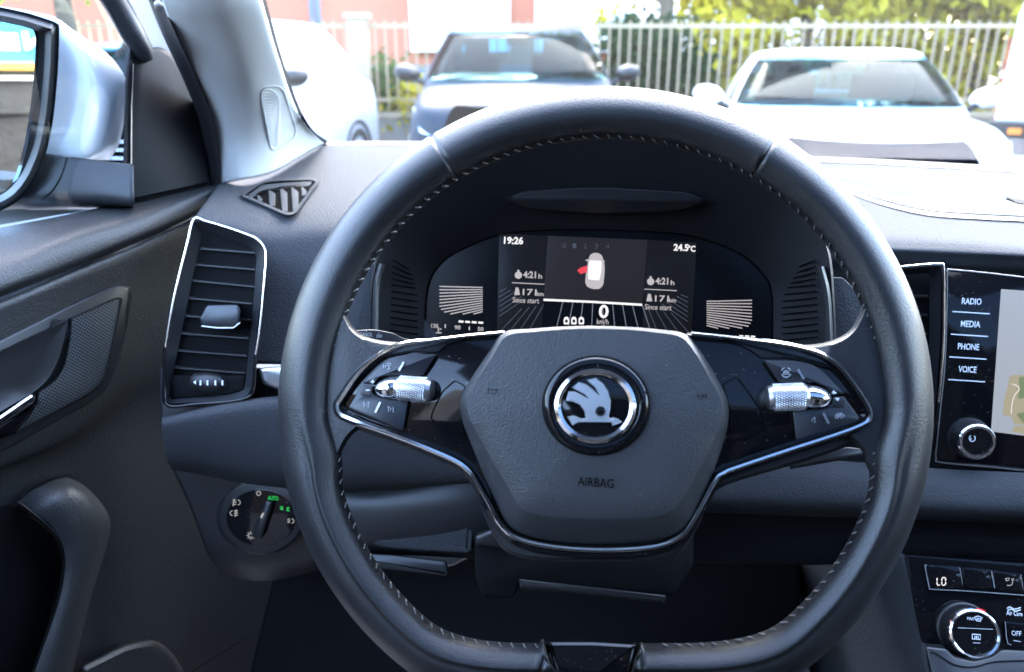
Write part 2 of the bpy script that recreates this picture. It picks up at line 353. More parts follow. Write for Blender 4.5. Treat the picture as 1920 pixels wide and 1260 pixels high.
def leafmat(name, a, b):
    m = bpy.data.materials.new(name); m.use_nodes = True; t = m.node_tree; t.nodes.clear()
    o = t.nodes.new('ShaderNodeOutputMaterial'); d = t.nodes.new('ShaderNodeBsdfDiffuse'); tr = t.nodes.new('ShaderNodeBsdfTranslucent')
    g = t.nodes.new('ShaderNodeNewGeometry'); rp = t.nodes.new('ShaderNodeMix'); rp.data_type = 'RGBA'
    rp.inputs[6].default_value = (*a, 1); rp.inputs[7].default_value = (*b, 1); t.links.new(g.outputs['Random Per Island'], rp.inputs[0])
    x = t.nodes.new('ShaderNodeMixShader'); x.inputs[0].default_value = .4
    t.links.new(rp.outputs[2], d.inputs[0]); t.links.new(rp.outputs[2], tr.inputs[0])
    t.links.new(d.outputs[0], x.inputs[1]); t.links.new(tr.outputs[0], x.inputs[2]); t.links.new(x.outputs[0], o.inputs[0]); return m
M['autoglass'] = glass('parked_car_glass', (.46, .66, .72), .18)
M['wing'] = mat('brushed_chrome', (.66, .67, .68), .34, metal=1)
M['leaf_y'] = leafmat('yellow_green_glow_leaf', (.24, .20, .012), (.50, .42, .04))  # yellow base raised to stand in for sun glowing through the leaves
M['leaf_g'] = leafmat('green_leaf', (.03, .07, .02), (.07, .12, .03))
M['leaf_h'] = leafmat('hedge_leaf', (.016, .040, .018), (.04, .07, .025))
# ---------------------------------------------------------------- the street
def xyz(px, py, y):                                   # the point at distance y ahead on a sight line
    r = ray(px, py); return CAM + r*(y/r.y)
mk('ground', [(-60, -60, 0), (60, -60, 0), (60, 90, 0), (-60, 90, 0)], [(0, 1, 2, 3)], M['asphalt'], kind='structure')
def slab(name, x0, x1, y0, y1, z0, z1, m, parent=None, **k): return box(name, ((x0+x1)/2, (y0+y1)/2, (z0+z1)/2), (x1-x0, y1-y0, z1-z0), m, parent, **k)
slab('pavement', -14, 14, 8.6, 9.55, .002, .13, M['concrete'], kind='structure')
slab('kerb', -14, 14, 8.45, 8.597, .002, .125, M['beige'], kind='structure')
# salmon building beyond the fence
bl = thing('building', 'salmon building with a grey plinth and pale panels behind the fence', 'building', (0, 20, 0))
slab('wall', -30, 2.8, 20, 24, 1.15, 9, M['salmon'], bl); slab('plinth', -30, 2.8, 19.93, 24, 0, 1.147, M['greyband'], bl)
pl0 = slab('pale_panel', -2.4, -.05, 19.6, 19.99, 1.45, 9, M['whitewall'], bl); tag(pl0, 'white rendered panel')
slab('pale_panel', .55, 2.8, 19.6, 19.99, 1.45, 9, M['whitewall'], bl)
mk('downpipe', *g_tube([(-4.75, 19.85, .1), (-4.75, 19.85, 9)], .06), M['greyband'], bl)
hb = thing('sun_shading_block', 'white block behind the trees at right, made tall to shade the car', 'building', (7, 30, 0))  # height and width added to keep the sun off the car
slab('wall', 1.9, 13.2, 30, 38, .6, 37, M['whitewall'], hb); slab('plinth', 1.85, 13.25, 29.9, 38.1, 0, .597, M['concrete'], hb)
for j in range(11):
    for i in range(3): slab('window', 4.2+i*2.9, 5.6+i*2.9, 29.93, 29.998, 4.2+j*2.9, 5.8+j*2.9, M['carglass'], hb)
# building at the camera's back: it shows in the door mirror
bb = thing('shop_building', 'dark brown shop wall with a cyan sign, seen only in the door mirror', 'building', (0, -6.5, 0))
slab('wall', -26, 22, -9, -6.5, 0, 3.75, M['brownwall'], bb)
for k in range(7): slab('stone_course', -26, 22, -6.499, -6.44, .25+k*.5, .60+k*.5, M['brownwall'], bb)
# low wall, pillars and the barred fence
gw = thing('garden_wall', 'low concrete wall carrying the fence bars', 'wall', (0, 9.6, 0))
slab('wall', -14, 14, 9.56, 9.80, 0, .62, M['concrete'], gw); slab('coping', -14, 14, 9.53, 9.83, .62, .68, M['beige'], gw)
def pillar(px, label):
    x = xyz(px, 100, 9.6).x; t = thing('stone_pillar', label, 'pillar', (x, 9.66, .68), 'fence pillars')
    slab('shaft', x-.115, x+.115, 9.56, 9.79, .683, 1.72, M['beige'], t); slab('cap', x-.14, x+.14, 9.53, 9.82, 1.72, 1.78, M['beige'], t)
    for z in (.95, 1.4): slab('band', x-.125, x+.125, 9.55, 9.80, z, z+.03, M['beige'], t)
    return x
px_ = [pillar(672, 'beige stone fence pillar beside the white car at left'), pillar(20, 'beige fence pillar seen through the door window')]
fc = thing('metal_fence', 'beige painted metal fence of upright bars on the low wall', 'fence', (0, 9.68, .68))
bar0 = None
for i in range(186):
    x = -11+i*.119
    if any(abs(x-q) < .15 for q in px_): continue
    if bar0 is None:
        bar0 = slab('bar', x-.0095, x+.0095, 9.664, 9.690, .70, 1.70, M['fence'], fc); b0 = Vector(bar0.location); x0 = x
    else:
        o = bar0.copy(); C.objects.link(o); o.parent = fc; o.location = b0 + Vector((x-x0, 0, 0))
for z in (.80, 1.62): slab('rail', -11.1, 11.1, 9.655, 9.6635, z, z+.045, M['fence'], fc)
lp = thing('lamp_post', 'thin grey lamp post standing behind the white car', 'lamp post', (0, 12, 0))
lx = xyz(598, 50, 12).x; ORG[lp] = Vector((lx, 12, 0)); lp.location = ORG[lp]
mk('pole', *g_tube([(lx, 12, 0), (lx, 12, 2.5), (lx, 12, 5)], [.05, .04, .03], 10), M['greyband'], lp)
mk('lantern', *g_lathe((lx, 12, 5), (0, 0, 1), [(.03, 0), (.12, .05), (.16, .22), (.05, .30)], 12), M['greyband'], lp)
# vegetation
rng = np.random.default_rng(7)
def leaves(centres, spread, n, size):
    c = np.array(centres)[rng.integers(0, len(centres), n)] + rng.normal(0, 1, (n, 3))*np.array(spread)
    a = rng.normal(0, 1, (n, 3)); a /= np.linalg.norm(a, axis=1, keepdims=True)
    b = np.cross(a, rng.normal(0, 1, (n, 3))); b /= np.linalg.norm(b, axis=1, keepdims=True)
    s = size*rng.uniform(.6, 1.3, (n, 1)); V = np.stack([c-a*s, c+b*s*.45, c+a*s, c-b*s*.45], 1).reshape(-1, 3)
    return V, [(4*i, 4*i+1, 4*i+2, 4*i+3) for i in range(n)]
def tree(name, label, base, h, rx, m, n, size=.09, lo=.25, group=None, nc=40, lean=0):
    bx, by = base; t = thing(name, label, 'tree', (bx, by, 0), group); tr = MB(); cs = []
    tr.add(*g_tube([(bx, by, 0), (bx+.05+lean*.3, by, h*.3), (bx+lean*.6, by+.05, h*.6), (bx+lean, by, h*.9)], [.13*h/4, .10*h/4, .07*h/4, .02], 9))
    for k in range(11):
        a = rng.uniform(0, 6.28); z0 = h*rng.uniform(lo, .75); q = rx*rng.uniform(.5, 1)
        e = (bx+math.cos(a)*q+lean*.5, by+math.sin(a)*q, z0+h*rng.uniform(.05, .25))
        tr.add(*g_tube([(bx+lean*.4, by, z0), ((bx+e[0])/2, (by+e[1])/2, z0+h*.1), e], [.035*h/4, .025*h/4, .008], 6)); cs.append(e)
    for k in range(nc):
        a = rng.uniform(0, 6.28); q = rx*math.sqrt(rng.uniform(0, 1)); cs.append((bx+lean*.5+math.cos(a)*q, by+math.sin(a)*q, h*rng.uniform(lo, 1)))
    tr.mk('trunk', M['bark'], t); V, F = leaves(cs, (rx*.13, rx*.13, h*.045), n, size); mk('crown', V, F, m, t, smooth=0)
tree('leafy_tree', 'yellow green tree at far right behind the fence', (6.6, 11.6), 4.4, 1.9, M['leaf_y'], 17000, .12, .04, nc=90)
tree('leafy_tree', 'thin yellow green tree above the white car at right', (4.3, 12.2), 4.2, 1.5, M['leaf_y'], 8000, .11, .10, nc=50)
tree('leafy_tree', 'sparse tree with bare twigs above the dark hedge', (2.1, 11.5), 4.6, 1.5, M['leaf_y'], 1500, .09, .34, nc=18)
tree('street_tree', 'brown trunked tree seen through the door window', (xyz(108, 40, 9).x, 9.1), 4.4, 1.4, M['leaf_g'], 2600, .08, .5)
def shrub(label, x0, x1, y, z1, m, n, size=.06):
    t = thing('shrub', label, 'shrub', ((x0+x1)/2, y, 0)); cs = [(rng.uniform(x0+.1, x1-.1), y+rng.normal(0, .15), rng.uniform(.1, z1-.12)) for _ in range(40)]
    st = MB()
    for k in range(7): x = x0+(x1-x0)*(k+.5)/7; st.add(*g_tube([(x, y, 0), (x+.05, y, z1*.4), (x+.02, y+.05, z1*.8)], [.02, .015, .005], 5))
    st.mk('stem', M['bark'], t); V, F = leaves(cs, (.14, .14, .12), n, size); mk('foliage', V, F, m, t, smooth=0)
shrub('dark green clipped hedge behind the fence bars', xyz(1125, 100, 10.3).x, xyz(1325, 100, 10.3).x, 10.35, 1.72, M['leaf_h'], 9000, .07)
shrub('green bush between the pillar and the dark car', xyz(692, 150, 10.2).x, xyz(752, 150, 10.2).x, 10.2, 1.22, M['leaf_g'], 2600)
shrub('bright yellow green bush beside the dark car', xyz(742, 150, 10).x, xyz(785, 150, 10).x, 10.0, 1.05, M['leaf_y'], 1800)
# ---------------------------------------------------------------- parked vehicles
def vehicle(name, label, loc, rot, paint, L, W, H, hz0, hz1, wb, wt, rt, rb, side=True, group='vehicles parked opposite', rearwin=True):
    root = thing(name, label, 'car', loc, group); Rm = Matrix.Rotation(rot, 3, 'Z'); O = Vector(loc)
    X = lambda x, y, z: O + Rm @ Vector((x, y, z))
    hw = W/2
    st = [(0, .60, .30, hz0*.70), (.05, .78, .24, hz0*.86), (.22, .92, .20, hz0*.97), (.6, .985, .18, hz0*1.03), (wb-.15, 1, .18, hz1-.02), (wb+.5, 1, .18, hz1), (L*.6, 1, .18, hz1+.02),
          (rb, .99, .18, hz1+.03), (L-.25, .96, .20, hz1), (L-.05, .86, .26, hz1-.06), (L, .70, .34, hz1-.16)]
    rows = []
    for y, k, zb, zt in st:
        h = hw*k; r = [(-h*.80, zb), (-h*.97, zb+.08), (-h, zb+(zt-zb)*.45), (-h*.985, zb+(zt-zb)*.72), (-h*.93, zt-.06), (-h*.80, zt-.012), (-h*.4, zt+.012), (0, zt+.02)]
        r = r+[(-a, b) for a, b in r[-2::-1]]; rows.append([(x, y, z) for x, z in r])
    a = [cr(r, 3) for r in rows]; nc = len(a[0]); cols = [cr([a[i][j] for i in range(len(a))], 4) for j in range(nc)]; nr = len(cols[0])
    V = [X(*cols[j][i]) for i in range(nr) for j in range(nc)]; F = grid_faces(nr, nc)
    F += [tuple(range(nc)), tuple(reversed([(nr-1)*nc+j for j in range(nc)]))] + [(i*nc, i*nc+nc-1, (i+1)*nc+nc-1, (i+1)*nc) for i in range(nr-1)]
    mk('body', V, F, paint, root, smooth=40)
    zb, zt = hz1-.03, H-.05; hb, hr = hw*.93, hw*.70
    lw = lambda b: hb+(hr-hb)*b**1.25
    yf = lambda b: wb+(wt-wb)*b
    yr = lambda b: rb+(rt-rb)*b
    zz = lambda b: zb+(zt-zb)*(1.12*b-.12*b*b)
    def fp(a, b, o=0): return X(a*lw(b), yf(b)+.16*a*a-.10-o, zz(b)+o*.8)
    def rp(a, b, o=0): return X(a*lw(b), yr(b)-.12*a*a+.06+o, zz(b)+o*.5)
    V, F = [], []; nb = 9
    for i in range(nb+1):
        b = i/nb
        ring = [fp(-.97+1.94*k/12, b) for k in range(13)] + [X(lw(b), yf(b)+.12+(yr(b)-yf(b)-.2)*k/8, zz(b)) for k in range(9)] + [rp(.97-1.94*k/12, b) for k in range(13)] + [X(-lw(b), yr(b)-.08-(yr(b)-yf(b)-.2)*k/8, zz(b)) for k in range(9)]
        V += ring; n = len(ring)
    for i in range(nb):
        for k in range(n):
            if 1 <= i <= nb-2 and (k < 12 or 23 <= k < 33): continue
            j = (k+1) % n; F.append((i*n+k, i*n+j, (i+1)*n+j, (i+1)*n+k))
    top = V[nb*n:]; cen = sum(top, Vector())/n
    for s_, dz in ((.93, .022), (.75, .04), (.4, .048)):
        V += [cen+(q-cen)*s_+Vector((0, 0, dz)) for q in top]; i = len(V)//n-2
        for k in range(n): j = (k+1) % n; F.append((i*n+k, i*n+j, (i+1)*n+j, (i+1)*n+k))
    F.append(tuple(range(len(V)-n, len(V))))
    cb = mk('cabin', V, F, paint, root, smooth=50)
    mid = X(0, (wb+rb)/2, (zb+zt)/2)
    mk('lining', [mid+(q-mid)*.965 for q in V], F, M['lining'], cb, smooth=50)
    for sg in (-1, 1):
        st_m = g_box(X(sg*hw*.42, wb+.95, hz1-.02), (.46, .12, .50), Rm); se = mk('seat_back', *st_m, M['lining'], cb, smooth=0)
        mk('seat_back', *g_box(X(sg*hw*.42, wb+.97, hz1+.31), (.24, .09, .15), Rm), M['lining'], cb, smooth=0)
    def panel(nm, fn, a0, a1, b0, b1, m, na=10, nbb=6, par=root):
        V = [fn(a0+(a1-a0)*j/na, b0+(b1-b0)*i/nbb) for i in range(nbb+1) for j in range(na+1)]
        return mk(nm, V, grid_faces(nbb+1, na+1), m, par, solid=.004)
    ws = panel('windscreen', lambda a, b: fp(a, b, .012), -.95, .95, .09, .92, M['autoglass'])
    wp = MB()
    for q in (-.75, .1): wp.add(*g_tube([fp(q, .07, .03), fp(q+.35, .13, .025), fp(q+.7, .11, .022)], .008, 5))
    wp.mk('wiper', M['matte'], root)
    mk('interior_mirror', *g_box(fp(0, .80, -.03), (.2, .03, .06)), M['matte'], root, smooth=0)
    if rearwin: panel('rear_window', lambda a, b: rp(a, b, .012), -.90, .90, .09, .92, M['autoglass'])
    if side:
        for sg in (-1, 1):
            panel('side_window', lambda a, b: X(sg*(lw(b)+.008), yf(b)+.22+a*(min(yr(b), L*.6)-yf(b)-.4), zz(b)), 0, 1, .14, .90, M['carglass'])
    for sg in (-1, 1):
        c = X(sg*(hw+.10), wb+.28, hz1+.08); ax = Rm @ Vector((0, 1, 0))
        V, F = g_lathe((0, 0, 0), (0, 1, 0), [(.02, -.10), (.07, -.07), (.10, 0), (.105, .05), (.09, .06)], 14)
        V = [c+Rm @ Vector((v[0]*1.15+sg*v[2]*.2, v[1], v[2]*.78)) for v in V]
        mo = mk('door_mirror', V, F, M['hard'] if paint is not M['carwhite'] or not rearwin else paint, root, smooth=60)
        mk('bracket', *g_tube([X(sg*(hw-.06), wb+.25, hz1-.01), X(sg*(hw+.06), wb+.28, hz1+.05)], .025, 6), M['hard'], mo)
        lampo = [(.30, .16, .70), (.62, .05, .70), (.84, .12, .76), (.93, .40, .92), (.70, .22, .90), (.36, .12, .80)]
        V = [X(sg*hw*a_, b_-.05 if b_ < .3 else b_, hz0*c_) for a_, b_, c_ in lampo]; V += [v+Rm @ Vector((0, .06, 0)) for v in V]
        mk('headlamp', V, [(0, 1, 2, 3, 4, 5), (11, 10, 9, 8, 7, 6)]+[(i, (i+1) % 6, 6+(i+1) % 6, 6+i) for i in range(6)], M['lamp'], root)
        for yy in (.82, L-.78):
            wc = X(sg*(hw-.12), yy, .32); ax = Rm @ Vector((sg, 0, 0))
            wh = mk('wheel', *g_lathe(wc, ax, [(.20, 0), (.31, .01), (.32, .06), (.31, .115), (.22, .125), (.215, .10)], 28), M['tyre'], root)
            mk('rim', *g_lathe(wc, ax, [(.21, .03), (.215, .11), (.18, .10), (.05, .075), (.02, .09)], 20), M['rim'], wh)
            mk('arch', *g_tube([X(sg*(hw*.985+.004), yy+.36*math.cos(t), .32+.36*math.sin(t)) for t in np.linspace(0, math.pi, 15)], .022, 6), M['hard'], root)
    gp_ = [(.065, .930), (.045, .905), (.018, .862), (-.012, .80), (-.03, .70), (-.035, .58)]
    V = [X(a_*hw*(.54+.03*i), b_-.012+.05*a_*a_, hz0*(c_+.022*a_*a_)+.006) for i, (b_, c_) in enumerate(gp_) for a_ in np.linspace(-1, 1, 7)]
    gr = mk('grille', V, grid_faces(6, 7), M['grilleblack'], root, solid=.02)
    for k in range(4): mk('slat', *g_tube([X(-hw*.5, -.060+.012*k, hz0*(.62+.06*k)), X(hw*.5, -.060+.012*k, hz0*(.62+.06*k))], .006, 5), M['chrome'], gr)
    mk('number_plate', *g_box(X(0, -.05, .38), (.52, .015, .11), Rm), M['plate'], root, smooth=0)
    return root
vehicle('dark_suv', 'dark blue parked car facing the windscreen, between two white cars', (.08, 5.95, 0), R(1), M['carblue'], 4.0, 1.84, 1.60, 1.00, 1.08, 1.28, 2.05, 3.2, 3.5)
vehicle('white_hatchback', 'white hatchback parked facing the windscreen, at right', (2.13, 4.62, 0), R(-14), M['carwhite'], 4.1, 1.78, 1.37, .875, .935, 1.22, 2.0, 3.3, 3.95)
vehicle('white_hatchback', 'white car at left, half hidden by the windscreen pillar', (-2.95, 5.6, 0), R(-11), M['carwhite'], 3.6, 1.70, 1.62, .92, 1.06, .95, 1.5, 2.75, 3.35, side=False, rearwin=False)
vehicle('light_blue_car', 'light blue car glimpsed past the door mirror', (xyz(150, 130, 6.5).x-1.0, 6.4, 0), R(-20), M['carsky'], 4.0, 1.74, 1.45, .86, 1.0, 1.1, 1.8, 3.3, 3.8, side=False)
# van at the right edge
vx = xyz(1880, 150, 5.6).x
vn = thing('white_van', 'white van with a dark bumper at the right edge', 'van', (vx, 5.6, 0), 'vehicles parked opposite')
vn.rotation_euler = (0, 0, R(-35))
o = rnd([(vx, .88), (vx+.02, 1.55), (vx+.12, 2.05), (vx+1.78, 2.05), (vx+1.88, 1.55), (vx+1.9, .88)], .12, 5)
V = [(x, 5.6, z) for x, z in o]+[(x, 9.4, z) for x, z in o]; n = len(o)
mk('body', V, [tuple(range(n)), tuple(reversed(range(n, 2*n)))]+[(i, n+i, n+(i+1) % n, (i+1) % n) for i in range(n)], M['carwhite'], vn)
slab('bumper', vx-.03, vx+1.93, 5.45, 5.72, .32, .875, M['hard'], vn); slab('side_marker', vx+.10, vx+.18, 5.435, 5.449, .80, .84, M['amber'], vn)
slab('number_plate', vx+.16, vx+.54, 5.435, 5.449, .52, .66, M['plate'], vn); slab('stripe', vx-.008, vx-.001, 5.62, 5.645, .68, 1.42, M['redline'], vn)
slab('rear_window', vx+.30, vx+.90, 5.59, 5.599, 1.15, 1.75, M['carglass'], vn); slab('rear_window', vx+1.0, vx+1.6, 5.59, 5.599, 1.15, 1.75, M['carglass'], vn)
for yy in (6.3, 8.7):
    for xx in (vx+.1, vx+1.8):
        wh = mk('wheel', *g_lathe((xx-.1, yy, .33), (1, 0, 0), [(.2, 0), (.32, .01), (.33, .1), (.32, .2), (.2, .21)], 24), M['tyre'], vn)
        mk('rim', *g_lathe((xx-.115, yy, .33), (1, 0, 0), [(.19, 0), (.2, .01), (.2, .22), (.19, .23)], 20), M['rim'], wh)
# ---------------------------------------------------------------- the car's own shell: roof, glass, far sides, floor
sh = thing('car', 'pale silver car whose cabin fills the picture, driver door ajar', 'car', car(.35, 0, -EYE+.2))
def cbox(name, l0, l1, f0, f1, z0, z1, m, parent=sh, **k):
    return box(name, car((l0+l1)/2, (f0+f1)/2, (z0+z1)/2), (l1-l0, f1-f0, z1-z0), m, parent, rot=Matrix.Rotation(-YAW, 3, 'Z'), **k)
for l0, l1, f0, f1 in ((-.34, 1.04, .20, .34), (-.34, 1.04, -1.75, -.40), (-.34, -.22, -.40, .20), (.92, 1.04, -.40, .20)):
    cbox('headliner', l0, l1, f0, f1, .245, .285, M['liner'])
cbox('added_roof_glass', -.22, .92, -.40, .20, .262, .270, M['addedroofglass'])  # added roof pane that lets blue sky light onto upward faces
cbox('rear_side_window', -.41, -.40, -1.70, -.45, -.16, .245, M['privacy']); cbox('rear_side_window', 1.08, 1.09, -1.70, -.45, -.16, .245, M['privacy']); cbox('tailgate_window', -.25, .95, -1.83, -1.82, -.1, .25, M['privacy'])
cbox('floor', -.42, 1.10, -1.8, 1.3, -1.02, -.98, M['carpet']); cbox('bulkhead', -.42, 1.12, 1.22, 1.30, -.98, -.20, M['carpet'])
cbox('far_door', 1.05, 1.12, -1.8, 1.15, -.98, -.16, M['doorsoft']); cbox('rear_door', -.44, -.37, -1.8, -.38, -.98, -.16, M['doorsoft'])
cbox('pillar', -.44, -.34, -.45, -.33, -.16, .26, M['liner']); cbox('pillar', 1.02, 1.12, -.45, -.33, -.16, .26, M['liner'])
cbox('tail', -.42, 1.10, -1.85, -1.80, -.98, -.10, M['carpet']); cbox('pillar', -.42, -.25, -1.85, -1.7, -.1, .26, M['liner']); cbox('pillar', .95, 1.1, -1.85, -1.7, -.1, .26, M['liner'])
mk('far_windscreen_pillar', *g_tube([car(1.10, 1.10, -.15), car(1.06, .7, .05), car(1.0, .30, .26)], [.06, .05, .05], 10), M['liner'], sh)
cbox('bonnet', -.42, 1.14, 1.34, 2.1, -.42, -.36, M['paint'])
for (l, f) in ((-.02, -.32), (.76, -.32)):            # front seats
    s_ = thing('front_seat', 'dark cloth driver seat' if l < .3 else 'dark cloth passenger seat', 'seat', car(l, f+.2, -.98), 'front seats')
    tag(s_, 'dark cloth driver seat behind the wheel, out of view' if l < .3 else 'dark cloth passenger seat, out of view at right')
    rz = Matrix.Rotation(-YAW, 3, 'Z')
    mk('cushion', *g_box(car(l, f+.18, -.72), (.52, .5, .16), rz), M['carpet'], s_, smooth=0)
    mk('backrest', *g_box(car(l, f-.12, -.34), (.48, .12, .64), rz @ Matrix.Rotation(R(14), 3, 'X')), M['carpet'], s_, smooth=0)
    mk('headrest', *g_box(car(l, f-.23, .06), (.26, .09, .16), rz), M['carpet'], s_, smooth=0)
wsr = [[car(l, f, z) for l in np.linspace(a, b, 9)] for a, b, f, z in ((-.46, 1.16, 1.20, -.145), (-.40, 1.10, .90, -.005), (-.34, 1.04, .60, .13), (-.29, .99, .33, .247))]
V = []
for r_ in wsr:
    for i, q in enumerate(r_): V.append(q+FA*(.10*(1-((i-4)/4)**2)))
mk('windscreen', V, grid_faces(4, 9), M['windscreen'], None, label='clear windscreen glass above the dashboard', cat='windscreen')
# ---------------------------------------------------------------- dashboard
db = thing('dashboard', 'dark soft plastic dashboard running under the windscreen', 'dashboard', car(.3, .75, -.95))
SL = Surf([[(416, 336, .90), (490, 320, .96), (602, 268, 1.03), (740, 270, 1.03), (900, 272, 1.03), (1120, 276, 1.03)],
           [(404, 352, .84), (484, 342, .88), (585, 312, .92), (720, 304, .92), (900, 300, .92), (1120, 300, .92)],
           [(388, 376, .765), (470, 380, .775), (560, 372, .78), (690, 362, .78), (900, 350, .78), (1120, 350, .78)],
           [(372, 398, .715), (440, 412, .712), (520, 425, .710), (650, 420, .706), (900, 440, .70), (1120, 440, .70)],
           [(356, 430, .700), (430, 450, .697), (522, 480, .692), (650, 480, .69), (900, 500, .69), (1120, 500, .69)],
           [(335, 560, .690), (420, 570, .688), (518, 585, .684), (650, 585, .68), (900, 600, .68), (1120, 600, .68)],
           [(305, 690, .684), (400, 688, .682), (500, 682, .678), (650, 690, .675), (900, 700, .675), (1120, 700, .675)]])
mk('upper_pad', SL.V, SL.F, M['soft'], db, solid=.004)
SRt = Surf([[(1340, 292, 1.13), (1600, 305, 1.07), (1800, 317, 1.02), (1960, 327, .985), (2300, 350, .91), (2700, 382, .83), (3300, 440, .73)],
            [(1340, 345, .93), (1600, 354, .875), (1800, 364, .845), (1960, 372, .82), (2300, 392, .77), (2700, 420, .71), (3300, 480, .625)],
            [(1340, 420, .745), (1600, 425, .715), (1800, 436, .695), (1960, 446, .68), (2300, 464, .645), (2700, 492, .60), (3300, 560, .53)],
            [(1340, 452, .692), (1600, 458, .672), (1800, 466, .657), (1960, 474, .64), (2300, 492, .61), (2700, 522, .565), (3300, 590, .50)],
            [(1340, 478, .690), (1600, 484, .672), (1800, 492, .658), (1960, 500, .642), (2300, 520, .61), (2700, 550, .565), (3300, 620, .50)],
            [(1340, 560, .70), (1600, 566, .69), (1800, 574, .678), (1960, 582, .662), (2300, 602, .63), (2700, 632, .585), (3300, 700, .52)],
            [(1340, 900, .71), (1600, 900, .70), (1800, 905, .688), (1960, 915, .672), (2300, 940, .64), (2700, 980, .60), (3300, 1060, .53)]])
mk('far_pad', SRt.V, SRt.F, M['soft'], db, solid=.004)
# dark strip along the glass
ZT = lambda z: Fr(CAM+Vector((0, 0, z)), (0, 0, 1), (1, 0, 0))
tp = ZT(-.1265)
sweep('glass_edge_strip', SRt, [(1480, 297), (1620, 302), (1780, 311), (1960, 322), (2300, 345)], [(-5, .002), (-4, .008), (4, .008), (5, .002)], M['hard'], db)
sweep('glass_edge_strip', SL, [(606, 268.5), (760, 269), (1000, 272)], [(-4, .001), (-3, .005), (3, .005), (4, .001)], M['hard'], db)
# storage lid on top of the dash at right
lid = rnd([(1490, 316), (1700, 320), (1960, 334), (2350, 362), (2340, 420), (1960, 406), (1850, 401), (1740, 394), (1650, 374), (1570, 346)], [14, 5, 5, 30, 30, 30, 40, 60, 60, 40], 6)
M['lid'] = mat('glossier_lid_plastic', (.05, .053, .056), .24, spec=.6, grain=(900, .05, 'noise'))
lw_ = plate('storage_lid', SRt, lid, -.004, .007, M['lid'], db, b=5, bm=.003)
sweep('lid_rim', SRt, cr([(1530, 334), (1570, 350), (1650, 379), (1740, 400), (1850, 408), (1960, 413), (2300, 428)], 6), [(-4, -.002), (-3, .0065), (3, .0065), (4, -.002)], M['lid'], db)
mk('lid_slot', *g_plate(SRt, rnd([(1885, 370), (1960, 382), (1960, 392), (1905, 380)], 4), rings(.004, .0085, 1, .0005)), M['matte'], db)
# lower left dash
SD = Surf([[(304, 782, .668), (360, 768, .662), (440, 752, .655), (540, 742, .652), (700, 742, .655), (900, 760, .66)],
           [(303, 800, .658), (360, 788, .650), (440, 776, .645), (540, 770, .645), (700, 772, .65), (900, 790, .66)],
           [(312, 858, .675), (370, 862, .668), (450, 872, .662), (545, 885, .66), (700, 890, .665), (900, 890, .67)],
           [(322, 880, .70), (380, 890, .70), (450, 905, .69), (545, 920, .69), (700, 920, .69), (900, 905, .69)]])
mk('lower_ledge', SD.V, SD.F, M['soft'], db, solid=.004)
SF = Surf([[(300, 690, .700), (400, 690, .697), (500, 690, .69), (700, 700, .69), (1000, 700, .69)], [(300, 740, .69), (400, 740, .69), (500, 740, .685), (700, 745, .685), (1000, 750, .685)],
           [(300, 790, .69), (400, 790, .69), (500, 790, .685), (700, 790, .685), (1000, 790, .685)]])
mk('vent_surround', SF.V, SF.F, M['hard'], db, solid=.004)
SK = Surf([[(320, 872, .715), (420, 884, .71), (560, 905, .705), (700, 910, .70), (895, 865, .69), (1000, 880, .69)],
           [(360, 960, .72), (440, 960, .715), (560, 960, .705), (700, 950, .69), (895, 940, .68), (1000, 940, .69)],
           [(390, 1040, .73), (460, 1050, .72), (580, 1040, .71), (700, 1020, .695), (892, 1020, .69), (1000, 1020, .70)],
           [(420, 1080, .76), (500, 1090, .75), (600, 1070, .735), (700, 1042, .72), (890, 1048, .715), (1000, 1060, .72)]])
mk('knee_panel', SK.V, SK.F, M['hard'], db, solid=.004)
f_k = facing(760, 1050, .70, R(25))
plate('knee_pad', f_k, rnd([(640, 905), (700, 880), (800, 868), (897, 866), (886, 1040), (720, 1030), (650, 1010)], [30, 40, 40, 12, 12, 30, 30]), -.03, .012, M['soft'], db, b=14, bm=.006)
plate('knee_ledge', f_k, rnd([(640, 1035), (740, 1040), (838, 1052), (842, 1082), (740, 1070), (640, 1060)], 8), -.03, .010, M['smoothp'], db, b=8, bm=.004)
plate('lower_cover', f_k, rnd([(520, 1050), (845, 1060), (885, 1040), (1000, 1045), (1500, 1050), (1500, 1420), (430, 1420)], 10), -.20, -.12, M['matte'], db, b=8, bm=.004)  # blacker plastic used here to paint in the footwell shade
# satin trim stub beside the vent
f_t = facing(505, 705, .655, R(20))
mk('trim_strip', *g_plate(f_t, rnd([(484, 690), (560, 684), (620, 690), (620, 740), (540, 738), (492, 720)], 9), rings(-.02, .006, 8, .005)), M['satin'], db)
# pieces right of the wheel: soft band under the screen, recess, console
SB = Surf([[(1240, 842, .665), (1500, 858, .650), (1750, 878, .628), (1960, 888, .612), (2300, 905, .58)],
           [(1240, 880, .655), (1500, 896, .640), (1750, 916, .618), (1960, 926, .602), (2300, 945, .57)],
           [(1240, 935, .655), (1500, 948, .640), (1750, 958, .618), (1960, 968, .602), (2300, 990, .57)],
           [(1240, 958, .68), (1500, 968, .665), (1750, 976, .645), (1960, 986, .63), (2300, 1010, .60)]])
mk('soft_band', SB.V, SB.F, M['soft'], db, solid=.004)
SR2 = Surf([[(1240, 950, .70), (1500, 960, .685), (1750, 968, .665), (1960, 978, .65), (2300, 1000, .62)], [(1240, 1010, .705), (1500, 1010, .69), (1750, 1010, .67), (1960, 1018, .655), (2300, 1030, .62)],
            [(1240, 1060, .70), (1500, 1060, .685), (1750, 1048, .655), (1960, 1052, .64), (2300, 1080, .61)]])
mk('storage_recess', SR2.V, SR2.F, M['matte'], db, solid=.004)
